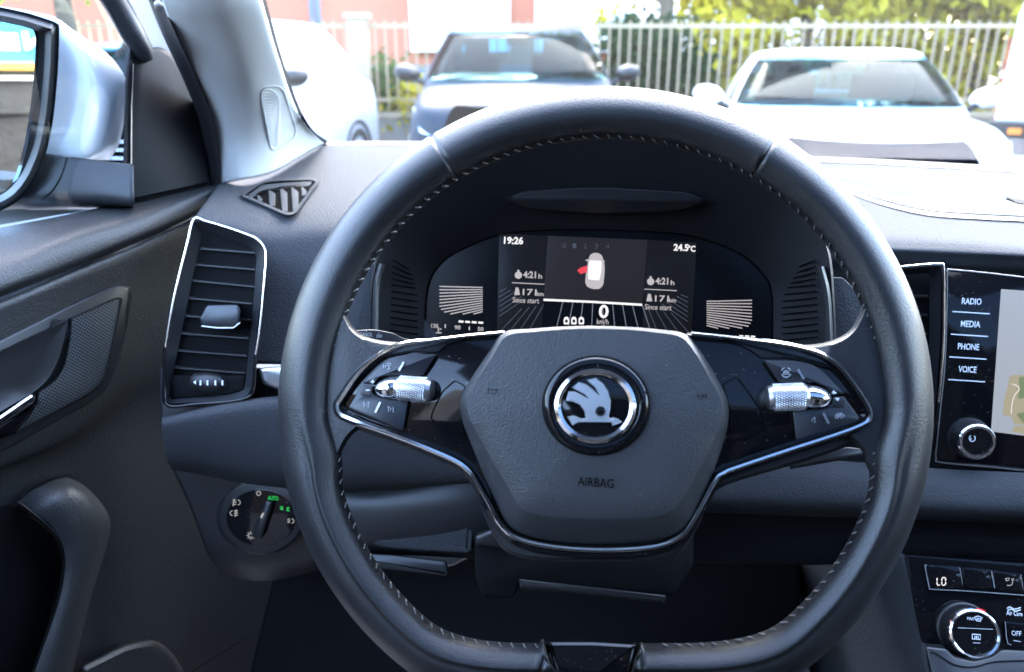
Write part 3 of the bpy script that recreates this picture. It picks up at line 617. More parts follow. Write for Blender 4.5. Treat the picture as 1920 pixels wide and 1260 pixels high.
SC = Surf([[(1470, 940, .82), (1540, 975, .74), (1610, 1010, .68), (1690, 1040, .630)], [(1490, 1060, .82), (1565, 1080, .73), (1640, 1100, .665), (1712, 1130, .612)],
           [(1510, 1180, .82), (1585, 1190, .72), (1660, 1200, .65), (1730, 1210, .600)], [(1530, 1420, .82), (1610, 1420, .70), (1690, 1420, .63), (1765, 1420, .570)]])
mk('console_side', SC.V, SC.F, M['soft'], db, solid=.004)
# ---------------------------------------------------------------- demister vent on top of the dash
q1, q2, q3 = SL.P(456, 366), SL.P(592, 338), SL.P(545, 400)
f_dv = Fr(q1, (q3-q1).cross(q2-q1) if (q3-q1).cross(q2-q1).z > 0 else (q2-q1).cross(q3-q1), q2-q1)
f_dv.O = f_dv.O + f_dv.N*(max((SL.P(x, y)-f_dv.O).dot(f_dv.N) for x in range(460, 592, 10) for y in range(338, 400, 6) if y < 342+(592-x)*1.2 and y > 366-(x-456)*.21)*.6+.0006)
dv = thing('demister_vent', 'small triangular vent with upright fins on the dash top at left', 'vent', SL.P(525, 370, .002))
zv = lambda X, Y: (440+X/6.3, 320+Y/6.3)
vo_ = rnd([zv(*p) for p in [(95, 290), (330, 130), (560, 112), (900, 100), (975, 125), (700, 505), (600, 508), (380, 410)]], [4, 20, 8, 12, 8, 14, 14, 8], 5)
vi_ = rnd([zv(*p) for p in [(195, 325), (330, 245), (560, 200), (890, 185), (690, 485), (600, 492), (380, 400)]], [3, 12, 8, 4, 8, 10, 8], 5)
mk('vent_well', *g_plate(f_dv, inset(vi_, -1.5), [(0, -.012), (0, .0006)]), M['darkprint'], dv)
sweep('vent_frame', f_dv, vo_, [(-2.5, -.012), (-2.2, .001), (-1, .0022), (2, .0022), (3.6, .0010), (3.6, -.012)] if area(vo_) > 0 else [(2.5, -.012), (2.2, .001), (1, .0022), (-2, .0022), (-3.6, .0010), (-3.6, -.012)], M['soft'], dv, closed=True)
plate('vent_lip', f_dv, rnd([zv(*p) for p in [(130, 310), (320, 170), (560, 145), (925, 125), (885, 183), (560, 198), (330, 243), (195, 332)]], 5), -.012, .0016, M['soft'], dv, b=2)
for X0, Y0, X1, Y1 in ((268, 285, 285, 370), (400, 220, 420, 425), (540, 205, 570, 490), (672, 195, 695, 480), (790, 190, 800, 300)):
    a, b = zv(X0, Y0), zv(X1, Y1); wv = 13 if Y1-Y0 > 120 else 10
    mk('fin', *g_plate(f_dv, [(a[0]-1, a[1]), (a[0]+3, a[1]+1), (a[0]+wv, a[1]+9), (b[0]+wv-4, b[1]-1), (b[0]-1, b[1])], [(0, 0), (0, .0012), (.8, .0016)]), M['soft'], dv)
# ---------------------------------------------------------------- left air vent
f_v = facing(405, 590, .655, R(18))
zq = lambda X, Y: (X/2.422, 380+Y/2.422)
va = thing('air_vent', 'tall slatted air vent in a bright frame beside the door', 'vent', f_v.P(400, 750))
ov = [zq(*p) for p in [(880, 72), (1030, 110), (1160, 155), (1210, 215), (1195, 400), (1160, 700), (1150, 850), (1120, 890), (1040, 908), (755, 920), (745, 650), (800, 380), (850, 180)]]
ov = rnd(ov, [5, 40, 22, 22, 20, 20, 14, 14, 10, 4, 10, 40, 40], 5)
plate('vent_housing', f_v, ov, -.05, -.012, M['matte'], va, b=1)
iv = rnd([zq(*p) for p in [(920, 125), (1030, 165), (1130, 195), (1165, 240), (1150, 470), (1120, 760), (1108, 852), (1040, 872), (768, 892), (785, 775), (830, 560), (870, 360)]], 6, 4)
def g_ringplate(fr, a, b, wa, wb, n=96):            # a sloped collar between two outlines
    def rs(p):
        p = np.array(p+[p[0]]); s = np.concatenate([[0], np.cumsum(np.linalg.norm(np.diff(p, axis=0), axis=1))]); t = np.linspace(0, s[-1], n, endpoint=False)
        return np.stack([np.interp(t, s, p[:, 0]), np.interp(t, s, p[:, 1])], 1)
    A, B = rs(a), rs(b); k = int(np.argmin(((B-A[0])**2).sum(1))); B = np.roll(B, -k, 0)
    V = [fr.P(x, y, wa) for x, y in A]+[fr.P(x, y, wb) for x, y in B]
    return V, [(i, (i+1) % n, n+(i+1) % n, n+i) for i in range(n)]
mk('vent_collar', *g_ringplate(f_v, inset(ov, 3), iv, .001, -.007), M['smoothp'], va)
chp = [zq(*p) for p in [(748, 655), (775, 500), (800, 385), (850, 185), (880, 74), (935, 84), (1030, 112), (1110, 140), (1165, 165), (1200, 205), (1207, 260), (1195, 410), (1180, 560), (1160, 690)]]
sweep('bright_frame', f_v, cr(chp, 5), band(4.6, -.006, .0035), M['chrome'], va)
chd = [zq(*p) for p in [(1160, 690), (1152, 840), (1125, 885), (1040, 905), (900, 915), (757, 920), (745, 800), (748, 655)]]
sweep('lower_frame', f_v, cr(chd, 5), band(6, -.006, .0028), M['gloss'], va)
rowsv = [(910, 205, 1165, 225), (888, 278, 1160, 300), (870, 350, 1155, 378), (850, 430, 1147, 455), (832, 510, 1140, 532), (818, 590, 1128, 612), (802, 668, 1120, 692), (790, 745, 1112, 770)]
for xl, yl, xr, yr in rowsv:
    a, b = zq(xl, yl), zq(xr, yr); d = 15
    V, F = g_plate(f_v, [a, b, (b[0], b[1]+3.2), (a[0], a[1]+3.2)], [(0, -.034), (0, -.009), (.5, -.008)])
    top = [f_v.P(*a, -.008), f_v.P(*b, -.008), f_v.P(b[0]-4, b[1]-d*.75, -.034), f_v.P(a[0]+16, a[1]-d, -.034)]
    k = len(V); V += top+[q-ZA*.0012 for q in top]; F += [(k, k+1, k+2, k+3), (k+7, k+6, k+5, k+4), (k, k+4, k+5, k+1), (k+1, k+5, k+6, k+2), (k+2, k+6, k+7, k+3), (k+3, k+7, k+4, k)]
    mk('slat', V, F, M['hard'], va)
tab = rnd([zq(*p) for p in [(940, 465), (1080, 462), (1095, 490), (1085, 555), (1060, 572), (920, 560), (905, 530)]], 5)
tb = plate('slider_tab', f_v, tab, -.012, .009, M['button'], va, b=5, bm=.003)
sweep('tab_edge', f_v, [zq(915, 560), zq(985, 568), zq(1060, 568), zq(1088, 545)], [(-1.2, .006), (-1, .0085), (1, .0085), (1.2, .006)], M['satin'], tb)
plate('wheel_panel', f_v, rnd([zq(*p) for p in [(775, 785), (1112, 785), (1105, 850), (1040, 870), (765, 890)]], 5), -.02, -.006, M['matte'], va, b=3)
plate('wheel_slot', f_v, rnd([zq(*p) for p in [(870, 790), (1030, 795), (1035, 845), (860, 835)]], 4), -.012, -.0052, M['matte'], va, b=1, bm=.0002)
c0, c1 = f_v.P(*zq(875, 812), -.010), f_v.P(*zq(1022, 822), -.010)
tw = mk('thumb_wheel', *g_lathe(c0, c1-c0, [(.0055, 0), (.0080, .003), (.0092, (c1-c0).length*.5), (.0080, (c1-c0).length-.003), (.0055, (c1-c0).length)], 40), M['hard'], va)
mb = MB().add(*g_strokes(f_v, [[zq(x, 807), zq(x, 829)] for x in (910, 942, 978, 1010)], 3.0, .0004)); mb.add([f_v.P(*zq(890, 806), .0004), f_v.P(*zq(890, 826), .0004), f_v.P(*zq(877, 815), .0004)], [(0, 1, 2)])
mb.mk('marks', M['print'], tw, smooth=0)
# ---------------------------------------------------------------- windscreen pillar trim
SPl = Surf([[(296, -30, .645), (345, -30, .636), (410, -30, .636), (476, -30, .655), (484, -30, .672)],
            [(312, 25, .675), (362, 25, .665), (425, 25, .664), (490, 25, .683), (498, 25, .70)],
            [(352, 110, .735), (400, 110, .726), (455, 110, .724), (514, 110, .748), (523, 110, .765)],
            [(390, 195, .80), (430, 195, .79), (485, 195, .797), (540, 195, .835), (552, 198, .85)],
            [(404, 260, .845), (440, 262, .833), (500, 258, .85), (562, 236, .898), (577, 241, .915)],
            [(413, 345, .88), (450, 338, .865), (510, 324, .90), (580, 285, .98), (608, 269, 1.015)]])
pt = thing('pillar_trim', 'light grey windscreen pillar trim with a ribbed speaker grille', 'pillar trim', SPl.P(480, 335))
mk('cover', SPl.V, SPl.F, M['trim'], pt, solid=.004)
go = rnd([(490, 176), (500, 163), (524, 162), (534, 172), (556, 244), (553, 258), (516, 282), (508, 276)], 6, 5)
sweep('grille_edge', SPl, go, [(-1.6, -.001), (-1, .0022), (1, .0022), (1.6, -.001)], M['trim'], pt, closed=True)
gl = plate('grille_base', SPl, inset(go, 2), -.002, .0004, M['trim'], pt, b=1, bm=.0003)
for k in range(19):                                   # each rib sweeps out level and bends down
    y0 = 170+k*5.6; x0 = 490+k*.98; s = 1-k/34
    ln = [(x0+1, y0), (x0+14*s, y0-1), (x0+24*s, y0+3), (x0+31*s, y0+11), (x0+35*s, y0+22)]
    ln = [p for p in cr(ln, 4) if p[1] < 277-.4*(p[0]-508)]
    if len(ln) > 3: mk('rib', *g_sweep(SPl, ln, [(-1.3, 0), (-.8, .0016), (.8, .0016), (1.3, 0)]), M['trim'], gl)
mk('screw', *g_lathe(at(298, 10, .655), -ray(298, 10), [(.004, 0), (.004, .002), (.0022, .003)], 14), M['satin'], pt)
# black dotted band along the glass edge
mk('glass_border', *g_sweep(SPl, cr([(486, -30), (502, 30), (526, 115), (556, 200), (582, 246), (612, 269)], 6), [(-2, -.03), (-2, -.002), (5, -.010), (5, -.03)]), M['matte'], pt)
# ---------------------------------------------------------------- open door
f_d = Fr(CAM+Vector((-.324, .862, -.13)), (.904, -.4276, 0), (.4276, .904, 0))
def drows(rows): return [[(x, y, (f_d.P(x, y, w)-CAM).dot(Vector((0, CP, -SP)))) for x, y, w in r] for r in rows]
SDp = Surf(drows([[(-260, 648, .000), (0, 556, .000), (130, 505, .000), (270, 449, -.003), (374, 404, -.008)],
                  [(-260, 668, .012), (0, 572, .012), (130, 520, .010), (270, 463, .006), (372, 414, .000)],
                  [(-260, 730, .012), (0, 625, .012), (130, 575, .010), (250, 530, .006), (360, 500, .000)],
                  [(-260, 960, .010), (0, 858, .010), (130, 798, .010), (240, 700, .004), (345, 660, -.006)],
                  [(-260, 1000, -.002), (0, 900, -.004), (140, 850, -.006), (260, 800, -.012), (420, 800, -.03)],
                  [(-260, 1200, -.012), (0, 1150, -.012), (150, 1120, -.012), (300, 1080, -.012), (600, 1040, -.03)],
                  [(-260, 1420, -.012), (0, 1420, -.012), (150, 1420, -.012), (300, 1420, -.012), (760, 1420, -.03)]]))
dr = mk('car_door', SDp.V, SDp.F, M['doorsoft'], sh, solid=.004, label='driver door standing ajar')
mk('rear_section', *g_box(f_d.W(-.76, -.36, -.02), (.82, .05, .74), Matrix((f_d.U, -f_d.N, f_d.V)).transposed()), M['doorsoft'], dr, smooth=0)
SDr = Surf(drows([[(-260, 478, -.045), (0, 427, -.04), (130, 402, -.035), (270, 373, -.03), (408, 346, -.02)],
                  [(-260, 500, -.02), (0, 447, -.018), (130, 418, -.016), (270, 384, -.012), (410, 347, -.008)],
                  [(-260, 560, .006), (0, 492, .008), (130, 446, .008), (270, 402, .004), (408, 352, -.002)],
                  [(-260, 630, .018), (0, 538, .018), (130, 490, .016), (270, 435, .012), (396, 380, .002)],
                  [(-260, 652, .012), (0, 557, .012), (130, 506, .010), (270, 450, .006), (376, 400, 0)]]))
mk('sill_pad', SDr.V, SDr.F, M['doorsoft'], dr, solid=.004)
zd = lambda X, Y: (X/3.708, 520+Y/3.708)
ro = rnd([(-200, 706), zd(0, 440), zd(500, 190), zd(810, 48), zd(905, 70), zd(915, 110), zd(880, 380), zd(800, 690), zd(740, 790), zd(600, 890), zd(0, 1220), (-200, 935)], [0, 0, 0, 14, 10, 10, 30, 30, 30, 30, 0, 0], 6)
fp_ = plate('recess_frame', f_d, ro, -.004, .0145, M['smoothp'], dr, b=5, bm=.003)
ri = rnd([(-200, 726), zd(0, 510), zd(495, 280), zd(830, 135), zd(852, 150), zd(800, 430), zd(735, 690), zd(690, 770), zd(600, 830), zd(100, 1085), (-200, 905)], [0, 0, 0, 6, 6, 20, 20, 20, 20, 0, 0], 5)
plate('recess_floor', f_d, ri, .004, .0152, M['matte'], dr, b=1, bm=.0002)
cup = rnd([(-200, 730), zd(0, 515), zd(480, 288), zd(470, 350), zd(440, 480), zd(400, 600), zd(340, 710), zd(240, 800), zd(0, 940), (-200, 850)], [0, 0, 4, 10, 40, 40, 40, 20, 0, 0], 6)
mk('handle_cup', *g_plate(f_d, cup, [(0, .0145), (1.5, .0165), (4, .0160), (30, .0156)]), M['smoothp'], dr)
gri = rnd([zd(500, 285), zd(832, 140), zd(842, 160), zd(795, 430), zd(728, 690), zd(680, 760), zd(590, 820), zd(110, 1075), zd(260, 880), zd(270, 800), zd(390, 720), zd(450, 620), zd(490, 430)], [2, 5, 5, 20, 20, 20, 20, 2, 4, 4, 20, 30, 30], 5)
plate('speaker_grille', f_d, gri, .010, .0172, M['grille'], dr, b=2, bm=.0008)
sweep('grille_rim', f_d, gri, [(-1.2, .014), (-.8, .0180), (.8, .0180), (1.2, .014)], M['smoothp'], dr, closed=True)
hp = rnd([zd(-500, 1240), zd(0, 960), zd(215, 812), zd(248, 815), zd(240, 870), zd(0, 1035), zd(-500, 1330)], [0, 0, 4, 4, 6, 0, 0], 4)
plate('inner_handle', f_d, hp, .016, .030, M['chrome'], dr, b=5, bm=.004)
plate('handle_base', f_d, rnd([zd(-500, 1330), zd(0, 1040), zd(240, 880), zd(240, 920), zd(80, 1090), zd(0, 1100), zd(-500, 1400)], 3), .014, .020, M['gloss'], dr, b=3, bm=.002)
# grab handle
SG = Surf(drows([[(34, 940, .004), (62, 918, .012), (96, 902, .012), (124, 894, .002)],
                 [(66, 964, .026), (104, 936, .034), (140, 916, .030), (160, 912, .004)],
                 [(102, 996, .034), (135, 968, .041), (174, 948, .036), (196, 952, .004)],
                 [(120, 1032, .036), (150, 1010, .043), (188, 990, .037), (207, 988, .004)],
                 [(120, 1080, .036), (145, 1072, .043), (174, 1060, .037), (193, 1048, .004)],
                 [(106, 1140, .036), (128, 1138, .043), (153, 1132, .037), (170, 1122, .004)],
                 [(84, 1205, .036), (110, 1206, .043), (135, 1206, .037), (150, 1202, .004)],
                 [(50, 1300, .036), (82, 1300, .043), (110, 1300, .037), (126, 1300, .004)],
                 [(0, 1420, .036), (40, 1420, .043), (75, 1420, .037), (92, 1420, .004)]]), 6)
grb = mk('grab_handle', SG.V, SG.F, M['doorsoft'], dr, smooth=60, solid=.012)
mk('grab_edge', *g_sweep(f_d, cr([(34, 941), (66, 965), (101, 998), (118, 1033), (118, 1080), (104, 1140), (82, 1205), (48, 1300), (0, 1420)], 6), [(-2.2, .010), (-2, .030), (0, .034), (2, .033), (2.5, .010)]), M['smoothp'], dr)
plate('grab_recess', f_d, rnd([(-200, 960), (30, 945), (105, 1005), (115, 1060), (80, 1200), (0, 1420), (-200, 1420)], 12), -.02, -.004, M['matte'], dr, b=4, bm=.002)
sweep('recess_line', f_d, cr([(28, 950), (60, 912), (110, 890), (138, 888)], 6), [(-1, -.004), (-.6, .0036), (.6, .0036), (1, -.004)], M['smoothp'], dr)
pk = rnd([(150, 1250), (240, 1205), (290, 1198), (320, 1220), (350, 1265), (370, 1420), (150, 1420)], [10, 40, 30, 30, 40, 0, 0], 6)
plate('door_pocket', f_d, pk, -.01, .030, M['doorsoft'], dr, b=12, bm=.010)
sweep('panel_seam', f_d, [(362, 1258), (420, 1222), (470, 1190)], [(-1, -.02), (-.6, -.008), (.6, -.008), (1, -.02)], M['matte'], dr)
# mirror corner panel, frame bar, guide, seal
sail = rnd([(248, 108), (262, 96), (286, 88), (306, 89), (326, 104), (356, 152), (378, 210), (392, 280), (395, 350), (246, 382), (240, 300), (241, 200)], [6, 8, 12, 10, 10, 20, 30, 30, 2, 2, 10, 20], 5)
plate('mirror_corner_panel', f_d, sail, -.05, -.020, M['hood'], dr, b=10, bm=.005)
mk('window_guide', *g_sweep(f_d, [(246, 92), (241, 150), (238, 230), (237, 310), (238, 384)], [(-6, -.05), (-6, -.022), (-2, -.019), (5, -.020), (6, -.05)]), M['seal'], dr)
mk('window_guide', *g_sweep(f_d, [(250, 120), (247, 200), (246, 384)], [(-.9, -.03), (-.7, -.0165), (.7, -.0165), (.9, -.03)]), M['satin'], dr)
mk('window_frame', *g_tube([f_d.P(176, -60, -.022), f_d.P(214, 0, -.022), f_d.P(246, 58, -.020), f_d.P(268, 96, -.016), f_d.P(279, 114, -.014)], [.0125, .0120, .0118, .0105, .006], 16), M['smoothp'], dr)
wg = [f_d.P(-400, 470, -.045), f_d.P(240, 372, -.045), f_d.P(240, 100, -.045), f_d.P(200, -20, -.045), f_d.P(100, -160, -.045), f_d.P(-400, -160, -.045)]
mk('window_pane', wg, [(0, 1, 2, 3, 4, 5)], M['sideglass'], dr, smooth=0)
mk('outer_skin', [f_d.P(-400, 492, -.06), f_d.P(400, 352, -.05), f_d.P(400, 1300, -.08), f_d.P(-400, 1300, -.08), f_d.P(-400, 500, -.09), f_d.P(400, 360, -.09), f_d.P(400, 1300, -.12), f_d.P(-400, 1300, -.12)], [(0, 1, 2, 3), (4, 5, 6, 7), (0, 1, 5, 4), (1, 2, 6, 5), (2, 3, 7, 6), (3, 0, 4, 7)], M['paint'], dr)
SSl = Surf([[(262, -40, .665), (296, -40, .645)], [(276, 0, .69), (308, 0, .67)], [(308, 70, .72), (338, 75, .70)], [(345, 150, .78), (372, 145, .76)], [(374, 220, .83), (398, 220, .81)], [(384, 290, .87), (409, 290, .85)], [(386, 352, .89), (414, 350, .88)]], 5)
ds = thing('door_seal', 'black rubber door seal along the windscreen pillar', 'door seal', SSl.P(400, 345))
mk('seal_lip', *g_sweep(SSl, cr([(281, -40), (293, 0), (323, 72), (358, 148), (386, 220), (397, 290), (401, 352)], 6), [(-14, -.02), (-13, .002), (-6, .006), (2, .003), (9, .006), (13, .001), (14, -.02)]), M['seal'], ds)
SBp = Surf([[(216, -40, .78), (285, -40, .74)], [(240, 20, .81), (305, 20, .77)], [(275, 100, .86), (335, 100, .83)], [(330, 200, .92), (380, 200, .90)], [(330, 360, .98), (400, 350, .97)]], 5)
mk('body_pillar', SBp.V, SBp.F, M['paint'], sh, solid=.004)
# ---------------------------------------------------------------- door mirror
mO = at(30, 200, .72); mN = Vector((.20, -.978, .03))
f_m = Fr(mO, mN)
zm = lambda X, Y: (X/3.15, Y/3.15)
dm = thing('door_mirror', 'silver blue door mirror with black rim outside the driver window', 'door mirror', f_m.P(60, 390))
gp = rnd([(-160, 26), zm(0, 105), zm(110, 125), zm(190, 165), zm(210, 210), zm(208, 330), zm(190, 560), zm(150, 830), zm(100, 1020), zm(60, 1105), zm(0, 1145), (-160, 372)], [30, 10, 10, 12, 10, 20, 40, 40, 25, 14, 10, 30], 6)
mk('mirror_glass', *g_plate(f_m, gp, [(0, -.004), (0, .001)]), M['mirror'], dm, smooth=0)
rim_o = rnd([(-190, 6), zm(0, 40), zm(160, 75), zm(300, 120), zm(352, 140), zm(345, 400), zm(318, 700), zm(275, 910), zm(200, 1080), zm(110, 1190), zm(0, 1250), (-190, 402)], [30, 10, 10, 10, 6, 40, 40, 40, 30, 20, 10, 30], 6)
mk('glass_well', *g_ringplate(f_m, rim_o, inset(gp, -6), .012, .000, 120), M['matte'], dm)
rm = MB(); rm.add(*g_ringplate(f_m, rim_o, inset(rim_o, 15), .008, .017, 120)); rm.add(*g_ringplate(f_m, inset(rim_o, 15), inset(rim_o, 27), .0171, .004, 120)); rm.add(*g_ringplate(f_m, inset(rim_o, 1), rim_o, -.05, .0079, 120)); rm.mk('rim', M['smoothp'], dm, smooth=60)
def mirror_shell(rows, n=6):
    S = Surf(rows, n); return S
SM = Surf([[(-190, -6, .735), (0, 12, .735), (90, 28, .740), (109, 36, .742), (126, 48, .760), (140, 60, .80)],
           [(-190, 60, .735), (0, 70, .735), (90, 80, .74), (112, 76, .742), (160, 84, .755), (200, 100, .80)],
           [(-190, 150, .735), (0, 150, .735), (90, 150, .74), (110, 140, .742), (178, 145, .755), (236, 148, .80)],
           [(-190, 220, .735), (0, 220, .735), (85, 220, .74), (104, 218, .742), (180, 215, .755), (236, 195, .80)],
           [(-190, 290, .735), (0, 290, .735), (70, 290, .74), (88, 288, .742), (160, 296, .757), (226, 262, .80)],
           [(-190, 310, .76), (0, 310, .76), (70, 310, .765), (88, 292, .767), (150, 300, .775), (205, 300, .80)]], 6)
mk('shell', SM.V, SM.F, M['paint'], dm, solid=.003)
SM2 = Surf([[(60, 284, .738), (88, 288, .740), (126, 293, .748), (180, 300, .755), (250, 308, .76)],
            [(40, 330, .738), (70, 330, .742), (112, 335, .745), (180, 340, .752), (250, 345, .757)],
            [(-60, 392, .745), (30, 380, .745), (70, 385, .747), (180, 382, .757), (250, 385, .76)],
            [(-60, 402, .78), (30, 392, .78), (70, 394, .78), (180, 390, .79), (250, 388, .79)]], 6)
mk('base', SM2.V, SM2.F, M['smoothp'], dm, solid=.003)
sweep('base_joint', SM2, cr([(126, 294), (114, 330), (95, 360), (62, 388)], 5), [(-1, 0), (-.7, .0012), (.7, .0012), (1, 0)], M['matte'], dm)
# what the mirror shows: the sign on the shop wall behind
def seen(px, py):
    p = f_m.P(px, py); r = ray(px, py).normalized(); r = r-2*r.dot(f_m.N)*f_m.N
    return p + r*((-6.44-p.y)/r.y)
def sbar(nm, a, b, m, d=.05, par=None, **k):
    x0, x1 = sorted((a.x, b.x)); z0, z1 = sorted((a.z, b.z)); return slab(nm, x0, x1, -6.44, -6.44+d, z0, z1, m, par, **k)
a, b = seen(66, 42), seen(-260, 116)
sg = thing('shop_sign', 'cyan shop sign with white letters, seen in the door mirror', 'sign', (min(a.x, b.x), -6.42, min(a.z, b.z)))
sbar('board', a, b, M['cyan'], .06, sg)
f_s = Fr((0, -6.375, 0), (0, 1, 0), (-1, 0, 0))
def wtext(s, p0, p1):
    V, F = g_text(Fr(CAM+Vector((0, 5, 0)), (0, -1, 0), (1, 0, 0)), s, 960, 630, 100, 100, 0, bold=.03)
    V = np.array([tuple(q) for q in V]); lo, hi = V.min(0), V.max(0); u = (V-lo)/np.maximum(hi-lo, 1e-9)
    x0, x1 = sorted((p0.x, p1.x)); z0, z1 = sorted((p0.z, p1.z))
    mk('lettering', [(x1-(x1-x0)*q[0], -6.372, z0+(z1-z0)*q[2]) for q in u], F, M['print'], sg, smooth=0)
wtext('ES', seen(34, 64), seen(-30, 94)); wtext('N', seen(86, 62), seen(50, 94))
sbar('yellow_band', seen(66, 118), seen(-260, 130), M['yellow'], .08, sg)
sbar('white_band', seen(66, 144), seen(-260, 149), M['whitewall'], .08, sg)
# ---------------------------------------------------------------- instrument cluster
f_c = facing(1120, 530, .66, R(20))
ic = thing('instrument_cluster', 'digital instrument cluster under a black hood behind the wheel', 'instrument cluster', f_c.P(1120, 650))
arch = [(690, 700), (700, 640), (704, 530), (730, 440), (790, 360), (870, 300), (1000, 262), (1130, 250), (1290, 260), (1410, 300), (1500, 370), (1545, 465), (1556, 560), (1560, 660), (1566, 730)]
disp = [(795, 700), (795, 640), (800, 540), (830, 488), (890, 455), (945, 437), (1030, 430), (1130, 430), (1230, 434), (1300, 442), (1380, 470), (1425, 505), (1448, 545), (1450, 640), (1452, 700)]
A = cr([(x, y) for x, y in arch], 6); B = cr(disp, 6); n = len(A)
f_h = facing(1120, 530, .60, R(20))
hood = [[f_h.P(x, y, -.004) for x, y in inset(A, -9)], [f_h.P(x, y, .002) for x, y in inset(A, -5)], [f_h.P(x, y, 0) for x, y in A]]
hood += [[f_h.P(a[0], a[1], 0)*(1-t)+f_c.P(b[0], b[1], .004)*t for a, b in zip(A, B)] for t in (.06, .35, .7, 1)]
hood = hood[::-1]; back = [p+FA*.16-ZA*.02 for p in hood[-1]]; hood.append(back)
mk('hood', [q for r in hood for q in r], grid_faces(len(hood), n), M['hood'], ic, smooth=50)
for side in (0, 1):                                   # upright bright edge of the surround
    P_ = [(706, 700), (704, 640), (706, 540), (716, 495)] if not side else [(1560, 720), (1558, 660), (1553, 560), (1540, 500)]
    mk('surround_edge', *g_sweep(f_h, cr(P_, 6), [(-7, -.006), (-5, .004), (0, .006), (6, .003), (8, -.006)]), M['smoothp'], ic)
for k in range(13):                                   # ribs on the side walls
    y = 484+12.2*k; tilt = 9+max(0, 4-k)*6
    for x0, x1 in ((730-k*.6, 789), (1538+k*.6, 1458)):
        pa, pb = f_h.P(x0, y, 0), f_c.P(x1, y+tilt, .004); q = [pa*(1-t)+pb*t for t in (.12, .5, .9)]
        mk('rib', *g_tube([v-(v-CAM).normalized()*.0025 for v in q], .0006, 5), M['darkprint'], ic)
vis = rnd([(945, 372), (985, 358), (1120, 351), (1285, 360), (1325, 376), (1290, 390), (1240, 398), (1120, 400), (1010, 394), (970, 384)], [4, 10, 30, 10, 4, 8, 14, 20, 14, 8], 5)
f_vs = facing(1120, 375, .625, R(-28))
plate('hood_lip', f_vs, vis, -.01, .000, M['smoothp'], ic, b=4, bm=.002)
mk('panel', *g_plate(f_c, inset(B, -2), [(0, -.01), (0, .0)]), M['screen'], ic)
plate('display_field', f_c, [(936, 438), (1026, 442), (1016, 612), (1030, 700), (930, 700)], -.001, .0004, M['e_side'], ic, b=.3, bm=.0001)
plate('display_field', f_c, [(1214, 450), (1306, 455), (1292, 700), (1200, 700)], -.001, .0004, M['e_side'], ic, b=.3, bm=.0001)
plate('display_field', f_c, [(1027, 442), (1214, 450), (1205, 571), (1019, 563)], -.001, .0006, M['e_panel'], ic, b=.3, bm=.0001)
T = lambda s, x, y, w_, h_, m='e_white', b=.012: text('reading', f_c, s, x, y, w_, h_, .0012, M[m], ic, bold=b)
T('19:26', 963, 451, 36, 14, b=.03); T('24.5', 1277, 464, 28, 13, b=.03); T('°C', 1297, 466, 14, 12, b=.03)
for dx, dy in ((0, 0), (248, 12)):
    T('4:21', 993+dx, 515+dy, 24, 13, 'e_pink', .03); T('h', 1013+dx, 518+dy, 7, 9, 'e_pink', .02)
    T('171', 993+dx, 548+dy, 26, 12, 'e_pink', .015); T('km', 1013+dx, 551+dy, 13, 8, 'e_pink', .02)
    T('Since start', 988+dx-2, 563+dy+(1 if dx else 0), 50, 10, 'e_pink', .01)
    mk('icon', *g_plate(f_c, circ(972+dx, 516+dy, 6.8, 20), [(0, .0008), (0, .0012)]), M['e_pink'], ic, smooth=0)
    mk('icon', *g_plate(f_c, [(970+dx, 506+dy), (974+dx, 506+dy), (974+dx, 510+dy), (970+dx, 510+dy)], [(0, .0008), (0, .0012)]), M['e_pink'], ic, smooth=0)
    mk('icon', *g_plate(f_c, [(967+dx, 539+dy), (972+dx, 539+dy), (975+dx, 553+dy), (964+dx, 553+dy)], [(0, .0008), (0, .0012)]), M['e_pink'], ic, smooth=0)
    strokes('rule', f_c, [[(960+dx, 530+dy), (1021+dx-(0 if not dx else 0), 533+dy)]], 1.6, .0012, M['e_pink'], ic)
strokes('bar_line', f_c, [[(1019, 562), (1110, 566), (1204, 571.5)]], 4.0, .0014, M['e_white'], ic)
for s, x in zip('01234', (1058, 1077, 1097, 1118, 1139)): T(s, x, 460.5+(x-1058)*.018, 7, 9, 'e_dim', .0)
# car pictogram with the open door in red
cp = [(1103, 488), (1106, 478), (1113, 474), (1121, 474), (1128, 478), (1132, 488), (1134, 500), (1133, 520), (1131, 535), (1124, 542), (1112, 542), (1101, 538), (1097, 530), (1099, 510)]
mk('car_icon', *g_plate(f_c, rnd(cp, 4), [(0, .0008), (0, .0014)]), M['e_pink'], ic, smooth=0)
mk('car_icon', *g_plate(f_c, rnd([(1105, 488), (1128, 489), (1128, 505), (1124, 526), (1103, 524), (1103, 505)], 3), [(0, .0014), (0, .0018)]), M['e_white'], ic, smooth=0)
mk('car_icon', *g_plate(f_c, [(1097, 488), (1101, 486), (1135, 489), (1132, 492), (1102, 490)], [(0, .0010), (0, .0013)]), M['e_pink'], ic, smooth=0)
mk('open_door_icon', *g_plate(f_c, [(1101, 498), (1090, 501), (1082, 507), (1089, 514), (1101, 510)], [(0, .0010), (0, .0016)]), M['e_red'], ic, smooth=0)
text('speed_reading', f_c, '0', 1132, 584, 18, 25, .0016, M['e_white'], ic, bold=.02); T('km/h', 1130, 603, 22, 10, 'e_pink', .01)
ln = []
for k in range(9):
    x = 1052+k*18.5; xb = 1132+(x-1132)*1.0; ln.append([(x+4, 564+k), (x+4+(x-1120)*.28, 640)])
strokes('road_lines', f_c, ln, 1.8, .0009, M['e_grey'], ic)
ln2 = [[(1055-18*k, 566-k), (1020-26*k, 640-14*k)] for k in range(4, 9)]; ln2 = [[(940+10*k, 600-3*k), (940, 608+10*k)] for k in range(1, 5)]
